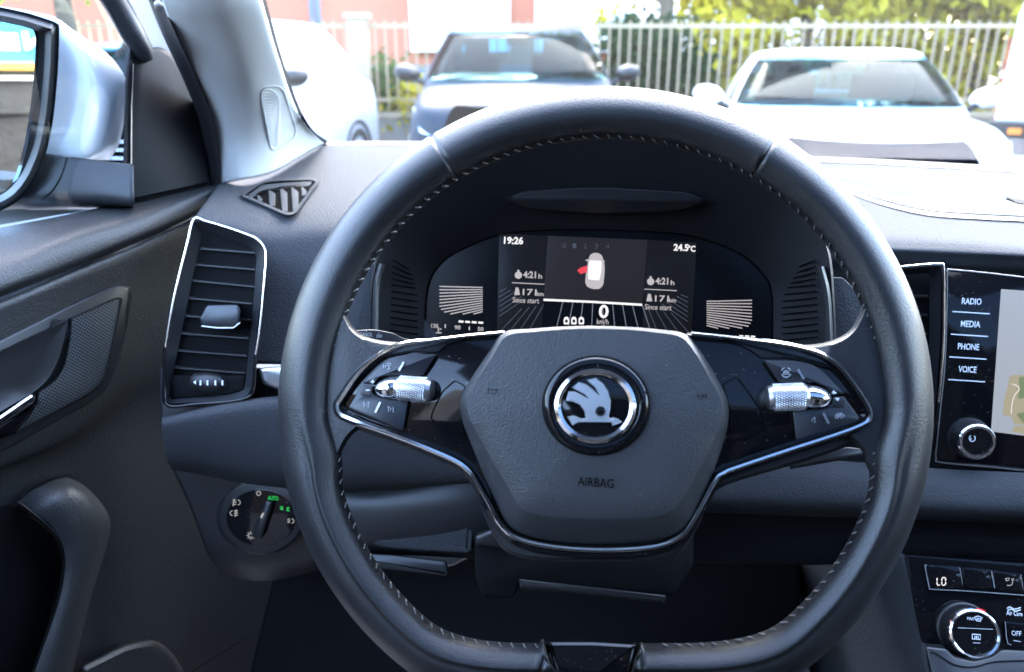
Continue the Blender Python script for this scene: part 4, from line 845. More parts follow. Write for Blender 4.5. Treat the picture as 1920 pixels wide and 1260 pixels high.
ln2 = [[(936, 548+k*9), (936+14+k*7, 540+k*4)] for k in range(6)] + [[(1290, 558+k*9), (1290-14-k*7, 552+k*3.5)] for k in range(6)]
ln2 += [[(1020-14*k, 570+3*k), (980-20*k, 640)] for k in range(4)] + [[(1216+14*k, 580+2*k), (1240+22*k, 640)] for k in range(4)]
strokes('road_lines', f_c, ln2, 1.3, .0009, M['e_dim'], ic)
for x in (1062, 1076, 1090):
    mk('belt_icon', *g_plate(f_c, rnd([(x-5, 608), (x-5, 598), (x-2.5, 594), (x+2.5, 594), (x+5, 598), (x+5, 608)], 2), [(0, .0010), (0, .0013)]), M['e_white'], ic, smooth=0)
    mk('belt_icon', *g_plate(f_c, rnd([(x-2.5, 605), (x-2.5, 599), (x+2.5, 599), (x+2.5, 605)], 1), [(0, .0012), (0, .0016)]), M['screen'], ic, smooth=0)
def hatch(x0, x1, y0, y1, fan_left):
    out = []
    for k in range(14):
        a, b = y0+k*6.3, y0+2+k*4.1
        if not fan_left: a, b = b, a
        pts = [(x0+(x1-x0)*t, a+(b-a)*t) for t in np.linspace(0, 1, 30)]
        far = x0 if fan_left else x1
        pts = [q for q in pts if q[1] < y1 and abs(q[0]-far) > max(0, q[1]-(y1-14))*.9]
        if len(pts) > 3: out.append(pts)
    return out
for q in hatch(821, 905, 537, 589, True): strokes('gauge_bar', f_c, [q], 1.9, .001, M['e_pink'], ic)
for q in hatch(1325, 1413, 563, 616, False): strokes('gauge_bar', f_c, [q], 1.9, .001, M['e_pink'], ic)
strokes('gauge_ticks', f_c, [[(860+k*12.3, 602.5+k*.7), (869+k*12.3, 603.2+k*.7)] for k in range(4)], 3.6, .001, M['e_white'], ic)
strokes('gauge_ticks', f_c, [[(1386+k*11, 630+k*.5), (1394+k*11, 630.5+k*.5)] for k in range(3)], 3.6, .001, M['e_white'], ic)
T('130', 815, 611, 13, 8, 'e_pink', .02); T('90', 858, 614, 11, 8, 'e_pink', .02); T('50', 901, 617, 11, 8, 'e_pink', .02)
strokes('gauge_ticks', f_c, [[(835, 608), (835, 615)], [(880, 612), (880, 619)]], 2.2, .001, M['e_pink'], ic)
strokes('gauge_icon', f_c, [[(817, 624), (828, 624)], [(822, 614), (822, 624)], [(824, 617), (828, 617)]], 2, .001, M['e_pink'], ic)
# dash edge pieces between cluster and wheel
f_e = facing(690, 560, .64, R(15))
plate('cluster_cheek', f_e, rnd([(640, 700), (650, 560), (690, 500), (706, 490), (700, 700)], 6), -.02, -.004, M['soft'], db, b=3)
plate('cluster_cheek', f_e, rnd([(1556, 520), (1580, 520), (1620, 560), (1640, 700), (1560, 720)], 6), -.02, -.004, M['soft'], db, b=3)
# ---------------------------------------------------------------- centre vent and infotainment screen
f_r = facing(1840, 690, .622, R(14))
cv = thing('centre_air_vent', 'air vent with a bright edge left of the touch screen', 'vent', f_r.P(1700, 770))
vo2 = rnd([(1600, 512), (1690, 502), (1766, 495), (1768, 520), (1766, 640), (1758, 760), (1750, 800), (1620, 800), (1590, 700)], 5)
plate('vent_housing', f_r, vo2, -.05, -.014, M['matte'], cv, b=1)
mk('vent_collar', *g_ringplate(f_r, inset(vo2, 3), rnd([(1612, 520), (1743, 512), (1742, 650), (1735, 780), (1630, 780), (1606, 690)], 4), .001, -.010), M['smoothp'], cv)
sweep('bright_edge', f_r, cr([(1590, 512), (1680, 502), (1735, 497), (1763, 496), (1769, 502), (1770, 560), (1769, 640), (1765, 700), (1760, 755)], 6), band(5.5, -.004, .004), M['chrome'], cv)
sweep('lower_edge', f_r, cr([(1760, 755), (1754, 800), (1745, 840), (1735, 870)], 4), band(6, -.004, .003), M['gloss'], cv)
for k in range(7):
    y = 551+k*35; a, b = (1610, y+2), (1741-k*1.2, y+4)
    V, F = g_plate(f_r, [a, b, (b[0], b[1]+3), (a[0], a[1]+3)], [(0, -.034), (0, -.011), (.5, -.010)])
    top = [f_r.P(*a, -.010), f_r.P(*b, -.010), f_r.P(b[0]-10, b[1]-12, -.034), f_r.P(a[0], a[1]-12, -.034)]; q = len(V)
    V += top+[v-ZA*.0012 for v in top]; F += [(q, q+1, q+2, q+3), (q+7, q+6, q+5, q+4), (q+1, q+5, q+6, q+2)]
    mk('slat', V, F, M['hard'], cv)
isc = thing('infotainment_screen', 'black glass touch screen showing a map, with side buttons', 'touch screen', f_r.P(1850, 880))
io = rnd([(1774, 506), (1780, 504), (1960, 524), (2330, 562), (2300, 925), (1960, 886), (1752, 866), (1753, 850), (1768, 700)], [4, 6, 0, 20, 20, 0, 8, 10, 40], 6)
plate('glass_panel', f_r, io, -.02, .002, M['gloss'], isc, b=4, bm=.002)
sweep('panel_edge', f_r, cr([(1960, 525), (1860, 513), (1785, 506), (1777, 510), (1776, 560), (1772, 680), (1764, 760), (1757, 830), (1755, 858), (1765, 867), (1860, 876), (1960, 887)], 6), [(-1.4, 0), (-1, .003), (1, .003), (1.4, 0)], M['satin'], isc)
plate('map_display', f_r, [(1877, 542), (1960, 548), (2230, 575), (2215, 858), (1960, 822), (1858, 809)], .001, .0024, M['e_map'], isc, b=.4, bm=.0002)
lnd = [(1893, 705), (1903, 702), (1921, 704), (1990, 712), (2060, 730), (2090, 760), (2040, 800), (1990, 815), (1940, 812), (1916, 796), (1901, 795), (1897, 782), (1882, 779), (1880, 772), (1884, 742), (1889, 728)]
mk('map_land', *g_plate(f_r, rnd(lnd, 2, 3), [(0, .0025), (0, .0028)]), M['e_land'], isc, smooth=0)
mk('map_forest', *g_plate(f_r, rnd([(1910, 706), (1960, 712), (1980, 740), (1950, 752), (1930, 745), (1908, 748), (1912, 730)], 5), [(0, .0028), (0, .0031)]), M['e_wood'], isc, smooth=0)
mk('map_forest', *g_plate(f_r, rnd([(1905, 776), (1930, 770), (1950, 790), (1925, 800)], 5), [(0, .0028), (0, .0031)]), M['e_wood'], isc, smooth=0)
strokes('map_border', f_r, [cr([(1898, 720), (1908, 724), (1911, 731), (1903, 740), (1898, 756), (1896, 776)], 4)], 1.2, .0034, M['e_white'], isc)
mk('map_land', *g_plate(f_r, rnd([(1897, 809), (1903, 798), (1930, 800), (1990, 822), (1960, 821)], 2), [(0, .0025), (0, .0028)]), M['e_land'], isc, smooth=0)
for s, x, y, w_ in (('RADIO', 1822, 565, 37), ('MEDIA', 1820, 607.5, 37), ('PHONE', 1816, 650, 40), ('VOICE', 1814, 692.5, 34)):
    text('key_label', f_r, s, x, y, w_, 12, .0026, M['print'], isc, bold=.016)
strokes('key_line', f_r, [[(1786, 584), (1856, 588.5)], [(1783, 626.5), (1853, 631)], [(1780, 669), (1850, 673.5)], [(1778, 711.5), (1847, 716)]], 2.0, .0026, M['print'], isc)
kc = f_r.P(1815, 820, .002)
vk = thing('volume_knob', 'round volume knob with chrome ring on the touch screen panel', 'knob', kc)
lathe('knob_skirt', kc, f_r.N, [(.0165, 0), (.0165, .002), (.0145, .0025), (.0142, .014), (.0135, .016)], M['hard'], vk, 48)
c2 = kc+f_r.N*.0135
mk('ring', *g_lathe(c2, f_r.N, [(.0142, 0), (.0142, .0025), (.0132, .0036), (.0112, .0036), (.0108, .002)], 48), M['chrome'], vk)
lathe('knob_face', c2, f_r.N, [(.0110, .0005), (.0110, .0022), (.0105, .0026)], M['gloss'], vk, 40)
f_kn = Fr(c2+f_r.N*.0029, f_r.N)
kx, ky = 1823, 822
strokes('power_symbol', f_kn, [circ(kx, ky, 5.6, 18, a0=115, a1=115+300), [(kx-1, ky), (kx-5, ky+3)]], 1.6, 0, M['print'], vk)
# ---------------------------------------------------------------- climate panel
f_l = facing(1840, 1140, .600, R(30))
cl = thing('climate_panel', 'glossy black climate control panel with LO display', 'climate panel', f_l.P(1840, 1210))
plate('panel', f_l, rnd([(1699, 1040), (1780, 1046), (1960, 1058), (2300, 1085), (2290, 1240), (1960, 1222), (1728, 1206), (1712, 1130)], [4, 0, 0, 10, 10, 0, 5, 20]), -.03, .0, M['gloss'], cl, b=3, bm=.001)
for o_, nm in (([(1734, 1058), (1801, 1062), (1808, 1101), (1742, 1105)], 'temperature_window'), ([(1804, 1063), (1860, 1068), (1864, 1104), (1810, 1102)], 'blank_key'), ([(1862, 1069), (1916, 1076), (1922, 1112), (1866, 1106)], 'air_flow_key'), ([(1920, 1077), (1975, 1082), (1980, 1116), (1925, 1112)], 'blower_key')):
    plate(nm, f_l, rnd(o_, 5), -.001, .0016, M['gloss'], cl, b=2, bm=.0008)
sweep('key_edge', f_l, cr([(1738, 1060), (1735, 1062), (1740, 1090), (1743, 1102), (1748, 1105), (1810, 1108), (1920, 1116)], 5), [(-.9, .0005), (-.7, .0022), (.7, .0022), (.9, .0005)], M['satin'], cl)
sweep('key_edge', f_l, [(1859, 1070), (1865, 1103)], [(-.9, .0005), (-.7, .0024), (.7, .0024), (.9, .0005)], M['satin'], cl)
def seg7(x, y, w_, h_, s):
    P_ = {'a': [(x, y), (x+w_, y)], 'b': [(x+w_, y), (x+w_, y+h_/2)], 'c': [(x+w_, y+h_/2), (x+w_, y+h_)], 'd': [(x, y+h_), (x+w_, y+h_)], 'e': [(x, y+h_/2), (x, y+h_)], 'f': [(x, y), (x, y+h_/2)]}
    return [[(a[0]*.88+b[0]*.12, a[1]*.88+b[1]*.12), (b[0]*.88+a[0]*.12, b[1]*.88+a[1]*.12)] for a, b in (P_[k] for k in s)]
strokes('temperature_reading', f_l, seg7(1757, 1083, 6, 14, 'fed')+seg7(1766, 1083, 7, 14, 'abcdef'), 2.2, .0019, M['e_white'], cl)
strokes('air_flow_icon', f_l, [circ(1899, 1087, 2, 8), [(1899, 1090), (1897, 1097), (1890, 1098), (1888, 1097)], [(1885, 1085), (1893, 1084), (1891, 1088), (1887, 1089), (1885, 1085)]], 1.5, .0019, M['e_icon'], cl)
strokes('air_care_mark', f_l, [cr([(1888, 1141), (1894, 1138), (1902, 1142), (1914, 1139)], 4), cr([(1889, 1145), (1896, 1142), (1904, 1146), (1914, 1143)], 4)], 1.8, .0006, M['print'], cl)
text('air_care_mark', f_l, 'Air Care', 1902, 1150, 30, 8.5, .0006, M['print'], cl, bold=.01)
plate('off_key', f_l, rnd([(1884, 1164), (1960, 1172), (1970, 1215), (1890, 1210)], 6), -.001, .0016, M['gloss'], cl, b=2, bm=.0008)
sweep('key_edge', f_l, [(1885, 1166), (1887, 1195), (1890, 1207), (1896, 1209)], [(-.9, .0005), (-.7, .0022), (.7, .0022), (.9, .0005)], M['satin'], cl)
text('off_mark', f_l, 'OFF', 1906, 1187.5, 18, 9, .0019, M['print'], cl, bold=.0); strokes('off_mark', f_l, [[(1900, 1201), (1914, 1203)]], 1.5, .0019, M['dimprint'], cl)
tk = thing('temperature_knob', 'round temperature knob with chrome ring and blue red mark', 'knob', f_l.P(1812, 1180))
k0 = f_l.P(1806, 1180, 0)
mk('skirt', *g_lathe(k0, f_l.N, [(.0205, 0), (.0205, .003), (.0190, .0038), (.0186, .015), (.0172, .0178)], 64), M['hard'], tk)
nt_ = MB()
for i in range(56):
    t = 2*math.pi*i/56; d = f_l.U*math.cos(t)+f_l.V*math.sin(t); nt_.add(*g_tube([k0+d*.0190+f_l.N*.005, k0+d*.0187+f_l.N*.0148], .0005, 4))
nt_.mk('grip_ridges', M['hard'], tk, kind='stuff')
k1 = k0+f_l.N*.0172
mk('ring', *g_lathe(k1, f_l.N, [(.0182, 0), (.0186, .0008), (.0180, .0024), (.0168, .0032), (.0156, .0026), (.0150, .001)], 64), M['chrome'], tk)
lathe('knob_face', k1, f_l.N, [(.0153, .0002), (.0153, .0016), (.0148, .0020)], M['gloss'], tk, 48)
f_kf = Fr(k1+f_l.N*.0023, f_l.N); u0, v0 = f_kf.L(1826, 1179)
ks = lambda q: f_kf.P(*q)
strokes('blue_mark', f_kf, [circ(1827, 1182, 40, 6, 40, 96, 118)], 5, 0, M['blue'], tk); strokes('red_mark', f_kf, [circ(1827, 1182, 40, 6, 40, 60, 84)], 5, 0, M['red'], tk)
strokes('split_line', f_kf, [[(1796, 1177), (1862, 1180)]], 1.2, 0, M['dimprint'], tk)
text('max_mark', f_kf, 'MAX', 1820, 1160, 13, 5.5, 0, M['print'], tk, bold=0)
strokes('defrost_icon', f_kf, [[(1827, 1157), (1834, 1155), (1842, 1158), (1838, 1165), (1831, 1164), (1827, 1157)], [(1832, 1158), (1832, 1163)], [(1835, 1158), (1835, 1163)], [(1838, 1158), (1838, 1163)], [(1823, 1189), (1838, 1190), (1838, 1199), (1823, 1198), (1823, 1189)], [(1828, 1192), (1828, 1197)], [(1831, 1192), (1831, 1198)], [(1834, 1192), (1834, 1198)]], 1.5, 0, M['print'], tk)
strokes('key_lamp', f_kf, [[(1820, 1147), (1832, 1149)], [(1824, 1205), (1838, 1206)]], 1.4, 0, M['dimprint'], tk)
f_y = facing(1840, 1240, .575, R(45))
plate('console_tray', f_y, rnd([(1735, 1212), (1775, 1216), (1790, 1232), (1826, 1240), (1862, 1230), (1878, 1218), (1960, 1222), (2300, 1250), (2300, 1480), (1800, 1480)], 6), -.03, 0, M['smoothp'], db, b=4, bm=.002)
sweep('tray_line', f_y, cr([(1744, 1225), (1747, 1222), (1760, 1228), (1790, 1246), (1826, 1250), (1870, 1240), (1960, 1238)], 5), [(-1, -.001), (-.6, .001), (.6, .001), (1, -.001)], M['matte'], db)
# ---------------------------------------------------------------- headlight switch
f_s2 = facing(490, 970, .695, R(12), R(0))
hs = thing('headlight_switch', 'round headlight switch dial with green and white symbols', 'light switch', f_s2.P(490, 1045))
plate('bezel', f_s2, circ(488, 970, 82, 56, 70), -.02, .004, M['hard'], hs, b=10, bm=.004)
plate('dial_face', f_s2, circ(490, 971, 66, 48, 54), 0, .0045, M['gloss'], hs, b=3, bm=.001)
gr_ = rnd([(497, 938), (512, 942), (490, 1012), (470, 1006)], 6)
plate('turn_grip', f_s2, gr_, .002, .012, M['hard'], hs, b=5, bm=.003)
strokes('grip_line', f_s2, [[(494, 962), (489, 971)]], 4, .0125, M['e_icon'], hs)
w5 = .0052
text('auto_mark', f_s2, 'AUTO', 512, 934, 20, 8, w5, M['e_green'], hs, bold=.03)
strokes('side_light_symbol', f_s2, [circ(531, 953, 2.6, 8, a0=90, a1=270), circ(537, 955, 2.6, 8, a0=-90, a1=90), [(525, 950), (529, 951)], [(525, 954), (529, 955)], [(539, 952), (543, 952)], [(539, 957), (543, 958)]], 2, w5, M['e_green'], hs)
def sym(nm, ls): strokes(nm, f_s2, ls, 1.5, w5, M['e_icon'], hs)
sym('off_symbol', [circ(485, 925, 3.8, 14)+[circ(485, 925, 3.8, 14)[0]]])
sym('front_fog_symbol', [circ(446, 942, 4.5, 10, a0=-90, a1=90)+[(446, 937.5)], [(436, 938), (443, 938)], [(436, 942), (443, 942)], [(436, 946), (443, 946)], [(439, 935), (437, 949)]])
sym('rear_fog_symbol', [circ(436, 962, 4.5, 10, a0=90, a1=270)+[(436, 966.5)], [(439, 958), (446, 958)], [(439, 962), (446, 962)], [(439, 966), (446, 966)], [(443, 955), (441, 969)]])
sym('low_beam_symbol', [circ(547, 977, 4, 10, a0=-90, a1=90)+[(547, 973)], [(539, 974), (544, 973)], [(539, 977), (544, 976)], [(539, 980), (544, 979)]])
sym('dimmer_symbol', [circ(470, 1004, 4, 12)+[circ(470, 1004, 4, 12)[0]]]+[[(470+5.5*math.cos(a), 1004+5.5*math.sin(a)), (470+8*math.cos(a), 1004+8*math.sin(a))] for a in np.linspace(0, 5.5, 8)])
# ---------------------------------------------------------------- steering column and stalk
sc_ = thing('steering_column', 'black steering column shroud below the airbag', 'steering column', car(.053, .62, -.42))
W0 = at(1136, 768, .44); WN = (-FA*math.cos(R(24))+ZA*math.sin(R(24)))
mk('shroud', *g_lathe(W0-WN*.23, WN, [(.040, 0), (.044, .06), (.046, .14), (.042, .165), (.034, .17)], 32), M['matte'], sc_, smooth=40)
f_q = facing(1100, 1080, .60, R(25))
plate('lower_shroud', f_q, rnd([(890, 1000), (960, 985), (1300, 985), (1300, 1060), (1260, 1118), (980, 1090), (960, 1122), (905, 1120), (890, 1080)], 10), -.08, .0, M['matte'], sc_, b=8, bm=.004)
plate('shroud_ledge', f_q, rnd([(972, 1085), (1250, 1116), (1245, 1130), (975, 1103)], 4), -.01, .004, M['hard'], sc_, b=4, bm=.003)
plate('adjust_lever', f_q, rnd([(890, 1005), (935, 988), (945, 1010), (938, 1028), (892, 1022)], 6), -.02, .012, M['hard'], sc_, b=6, bm=.004)
f_st = facing(700, 625, .505, R(20))
sk = thing('cruise_stalk', 'black cruise control stalk marked CANCEL OFF behind the wheel', 'stalk', f_st.P(760, 640))
plate('lever', f_st, rnd([(560, 640), (650, 620), (700, 617), (738, 624), (756, 634), (900, 660), (880, 680), (560, 665)], [6, 10, 12, 10, 6, 6, 6, 6]), -.012, 0, M['smoothp'], sk, b=4, bm=.002)
text('marking', f_st, 'CANCEL', 687, 627, 23, 6.5, .0003, M['print'], sk, bold=.0); text('marking', f_st, 'OFF', 711, 630.5, 11, 6, .0003, M['print'], sk, bold=0)
strokes('marking', f_st, [[(668, 623), (672, 627)], [(686, 621), (688, 621)], [(709, 625), (711, 625)]], 1.3, .0003, M['print'], sk)
sk2 = thing('wiper_stalk', 'black wiper stalk tip behind the right spoke of the wheel', 'stalk', at(1600, 860, .50))
plate('lever', facing(1600, 845, .50, R(20)), rnd([(1480, 850), (1590, 838), (1618, 842), (1616, 856), (1480, 880)], 5), -.012, 0, M['smoothp'], sk2, b=4, bm=.002)
# ---------------------------------------------------------------- steering wheel
f_w = Fr(W0, WN)
sw = thing('steering_wheel', 'black leather steering wheel with chrome trim and winged arrow emblem', 'steering wheel', f_w.P(1120, 1230))
WX, WY = 1136, 768
def smin(a, b, k=22):
    h = max(k-abs(a-b), 0)/k; return min(a, b)-h*h*k*.25
def rim_r(t):
    s, c = math.sin(t), math.cos(t)
    ri = 516-9*max(0, s)**4; ro = 615-8*max(0, s)**3
    if s < -.2:
        fl = -1/s; ri = smin(ri, 438*fl, 60); ro = smin(ro, 536*fl, 60)
    if 0 > s: ri -= 14*math.exp(-((s+.16)/.10)**2)
    return ri, ro
SEAMS = [math.atan2(WY-292, 832-WX), math.atan2(WY-292, 1434-WX), math.atan2(WY-1225, 1022-WX), math.atan2(WY-1225, 1200-WX)]
UP = [(-1, -.10), (-.93, .22), (-.74, .56), (-.40, .84), (.0, .99), (.35, .94), (.68, .70), (.90, .38), (1.0, -.02), (.92, -.45), (.62, -.86), (.1, -1), (-.45, -.88), (-.85, -.50)]
LO = [(-1, -.10), (-.92, .25), (-.70, .60), (-.36, .86), (-.02, 1.03), (.12, .93), (.40, .92), (.76, .66), (1.0, -.02), (.92, -.45), (.62, -.86), (.1, -1), (-.45, -.88), (-.85, -.50)]
NS = 1100; V, F = [], []
angs = [2*math.pi*i/NS for i in range(NS)]
for t in angs:
    ri, ro = rim_r(t); rc, hw = (ri+ro)/2, (ro-ri)/2; s = math.sin(t)
    lo = min(1, max(0, (-s+.05)/.25)); sec = [(a[0]*(1-lo)+b[0]*lo, a[1]*(1-lo)+b[1]*lo) for a, b in zip(UP, LO)]
    k = 1.0
    for q in SEAMS:
        d = abs((t-q+math.pi) % (2*math.pi)-math.pi)*rc
        k -= .085*math.exp(-(d/3.2)**2); k += .012*math.exp(-((d-9)/5)**2)
    prof = cr(sec, 4, True); m = len(prof)
    for a, b in prof:
        r = rc+hw*a*k; V.append(f_w.P(WX+r*math.cos(t), WY-r*math.sin(t), .0158*b*k))
F = [(i*m+j, i*m+(j+1) % m, ((i+1) % NS)*m+(j+1) % m, ((i+1) % NS)*m+j) for i in range(NS) for j in range(m)]
mk('rim', V, F, M['leather'], sw, smooth=60)
st_ = MB(); ri_prev = 0; t = 0.0
while t < 2*math.pi:                                   # thread along the inner edge
    ri, ro = rim_r(t); s = math.sin(t); c = math.cos(t)
    skip = (abs(s) < .30 and abs(c) > .5 and not (-.36 < s < -.14) and not .24 < s) or (s < -.9 and abs(c) < .21)
    if not skip:
        hw = (ro-ri)/2; r0, r1 = ri+hw*.02, ri+hw*.15; dt = 9/ri*random.uniform(.7, 1.2)
        p = [f_w.P(WX+r0*math.cos(t), WY-r0*math.sin(t), .0022), f_w.P(WX+(r0+r1)/2*math.cos(t+dt/2), WY-(r0+r1)/2*math.sin(t+dt/2), .0062), f_w.P(WX+r1*math.cos(t+dt), WY-r1*math.sin(t+dt), .0068)]
        st_.add(*g_tube(p, .00045, 5))
    t += 21.5/ri
st_.mk('stitching', M['thread'], sw, kind='stuff')
# leather spokes flowing out of the rim
zl = lambda X, Y: (600+X/4.2, 600+Y/4.2)
zr = lambda X, Y: (1280+X/4.2, 600+Y/4.2)
spl = [(575, 560), (632, 548), (652, 594), (668, 619), (696, 634), (742, 641), (805, 640), (885, 633), (950, 622), (960, 660), (900, 700), (760, 740), (680, 800), (655, 822), (640, 850), (618, 880), (590, 860), (570, 760)]
spr = [(1690, 570), (1632, 548), (1610, 592), (1594, 618), (1566, 636), (1520, 646), (1450, 643), (1380, 634), (1290, 624), (1290, 660), (1400, 720), (1540, 780), (1600, 830), (1618, 850), (1624, 872), (1640, 895), (1672, 880), (1692, 760)]
for o_ in (spl, spr):
    mk('spoke', *g_plate(f_w, cr(o_, 5, True), [(0, -.016), (0, -.004), (1.5, .001), (4, .0045), (8, .0065)]), M['leather'], sw, smooth=60)
# back cover of the spokes: dark plastic under the lower chrome
bk = [zl(120, 700), zl(160, 780), zl(260, 850), zl(600, 975), zl(900, 1095), zl(1100, 1190), zl(1200, 1300), (922, 1000), (960, 1040), (1040, 1052), (1200, 1052), (1270, 1040), (1310, 985), (1335, 930), (1375, 905), (1510, 865), (1600, 832), (1640, 800), (1560, 700), (1100, 700), (700, 700)]
mk('back_cover', *g_plate(f_w, cr(bk, 4, True), [(0, -.02), (0, -.006), (3, -.003), (6, -.002)]), M['hard'], sw)
# piano black inlay
inl = [zl(1440, 105), zl(900, 165), zl(640, 205), zl(460, 290), zl(310, 425), zl(170, 625), zl(150, 690), zl(180, 740), zl(600, 905), zl(900, 1025), zl(1120, 1125), zl(1230, 1250), (925, 960), (1300, 960), (1330, 915), zr(340, 1185), zr(800, 1025), zr(1200, 895), zr(1410, 815), zr(1455, 770), zr(1340, 525), zr(1220, 380), zr(1090, 290), zr(890, 225), zr(590, 175), zr(90, 118)]
mk('spoke_inlay', *g_plate(f_w, rnd(inl, 10, 4), rings(-.004, .0084, 2, .001)), M['gloss'], sw)
# plain grey shoulders above the upper buttons
mk('spoke_shoulder', *g_plate(f_w, rnd([zl(*p) for p in [(1180, 140), (900, 172), (650, 210), (475, 295), (560, 285), (620, 262), (700, 250), (930, 250), (1000, 195), (1080, 160)]], 3), rings(.006, .0096, 2, .0008)), M['button'], sw)
mk('spoke_shoulder', *g_plate(f_w, rnd([zr(*p) for p in [(310, 148), (600, 182), (890, 235), (1080, 300), (1190, 385), (1100, 345), (1000, 310), (900, 300), (620, 298), (540, 240), (440, 190)]], 3), rings(.006, .0096, 2, .0008)), M['button'], sw)
# dark plates standing in for the shaded openings beside the airbag
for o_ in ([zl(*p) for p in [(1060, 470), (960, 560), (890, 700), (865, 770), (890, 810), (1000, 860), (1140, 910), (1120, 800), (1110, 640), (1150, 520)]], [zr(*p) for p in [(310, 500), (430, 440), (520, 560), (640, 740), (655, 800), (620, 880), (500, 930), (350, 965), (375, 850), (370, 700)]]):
    q = rnd(o_, 6, 4); mk('opening_dark_plate', *g_plate(f_w, q, [(0, .006), (0, .0086), (1.5, .0092), (3.5, .0070), (5, .0066)]), M['matte'], sw)
mk('opening_glint', *g_plate(f_w, [zr(*p) for p in [(375, 830), (495, 795), (500, 885), (372, 885)]], [(0, .0060), (0, .0080)]), M['satin'], sw, smooth=0)
# chrome frame
chl = [zl(*p) for p in [(1450, 100), (1180, 125), (900, 158), (640, 197), (455, 285), (305, 420), (165, 620), (138, 675), (158, 735), (250, 782), (600, 908), (900, 1028), (1080, 1110), (1170, 1180), (1230, 1265)]]
chb = [(905, 908), (920, 948), (936, 978), (966, 1006), (1030, 1023), (1130, 1030), (1230, 1023), (1276, 1003), (1300, 972), (1322, 928)]
chr_ = [zr(*p) for p in [(250, 1265), (330, 1198), (420, 1160), (800, 1032), (1200, 902), (1410, 822), (1468, 770), (1455, 690), (1350, 520), (1230, 370), (1100, 280), (900, 216), (600, 166), (330, 135), (70, 108)]]
path = cr(chl+chb[1:-1]+chr_, 7)
wid = []
for x, y in path:
    a = 1.0
    if y < 790: a = 1.0+.45*math.exp(-(((x-650)/45)**2))+.45*math.exp(-(((x-1615)/45)**2))
    if y < 640: a = .75
    wid.append(a)
mk('chrome_trim', *g_sweep(f_w, path, [(-6.5, .000), (-6.5, .0085), (-5.5, .0108), (-2, .0122), (2, .0120), (5.5, .0098), (6.5, .0075), (6.5, .000)], scale=wid), M['chrome'], sw)
low = cr([zl(*p) for p in [(150, 760), (250, 812), (600, 938), (900, 1058), (1080, 1140), (1160, 1220)]]+[(900, 925), (915, 960), (935, 990), (966, 1018), (1030, 1036), (1130, 1043), (1230, 1036), (1280, 1014), (1305, 980)]+[zr(*p) for p in [(270, 1290), (340, 1230), (430, 1192), (800, 1064), (1200, 934), (1420, 850)]], 6)
mk('trim_underside', *g_sweep(f_w, low, [(-5, -.004), (-5, .004), (-3, .0065), (4, .0075), (4, -.004)]), M['gloss'], sw)
# airbag cover
ao = [(944, 623), (1000, 616), (1060, 612), (1118, 611), (1180, 613), (1240, 618), (1284, 626), (1312, 655), (1342, 705), (1364, 748), (1366, 790), (1354, 840), (1334, 895), (1310, 950), (1288, 988), (1250, 1008), (1190, 1017), (1120, 1020), (1050, 1016), (985, 1004), (950, 982), (926, 935), (902, 880), (880, 825), (864, 780), (864, 745), (886, 705), (915, 662)]
ins = [.04, .035, .03, .03, .03, .035, .04, .045, .05, .05, .06, .09, .12, .15, .17, .19, .21, .22, .21, .19, .17, .15, .12, .09, .06, .05, .05, .045]
ao3 = cr([(x, y, k) for (x, y), k in zip(ao, ins)], 5, True); n = len(ao3); ac = (1115, 790)
V, F = [], []
lev = [(0, -.004), (0, .0075), (.12, .0115), (.55, .0205), (.88, .0256), (1.0, .0266)]
def shrink(x, y, k): return ac[0]+(x-ac[0])*(1-k), ac[1]+(y-ac[1])*(1-k)
for f, wz in lev: V += [f_w.P(*shrink(x, y, k*f), wz) for x, y, k in ao3]
for f, wz in ((.78, .0276), (.5, .0292), (.22, .0300), (.02, .0302)): V += [f_w.P(ac[0]+(q[0]-ac[0])*f, ac[1]+(q[1]-ac[1])*f, wz) for q in (shrink(x, y, k) for x, y, k in ao3)]
nl = len(lev)+4
for i in range(nl-1):
    for j in range(n): k = (j+1) % n; F.append((i*n+j, i*n+k, (i+1)*n+k, (i+1)*n+j))
F.append(tuple((nl-1)*n+j for j in range(n)))
ab = mk('airbag_cover', V, F, M['airbag'], sw, smooth=50)
text('airbag_mark', f_w, 'AIRBAG', 1117, 904.5, 68, 17, .0302, M['darkprint'], ab, bold=.004)
hl = lambda p: [zl(*q) for q in p]; hr_ = lambda p: [zr(*q) for q in p]
strokes('horn_mark', f_w, [hl([(1325, 535), (1325, 582)]), hl([(1325, 540), (1350, 552), (1395, 545)]), hl([(1345, 575), (1370, 583), (1390, 570), (1395, 548)])], 1.4, .0290, M['darkprint'], ab)
strokes('horn_mark', f_w, [hr_([(185, 580), (185, 622)]), hr_([(110, 595), (150, 600), (183, 595)]), hr_([(118, 598), (125, 615), (150, 622), (160, 610), (158, 580)])], 1.4, .0290, M['darkprint'], ab)
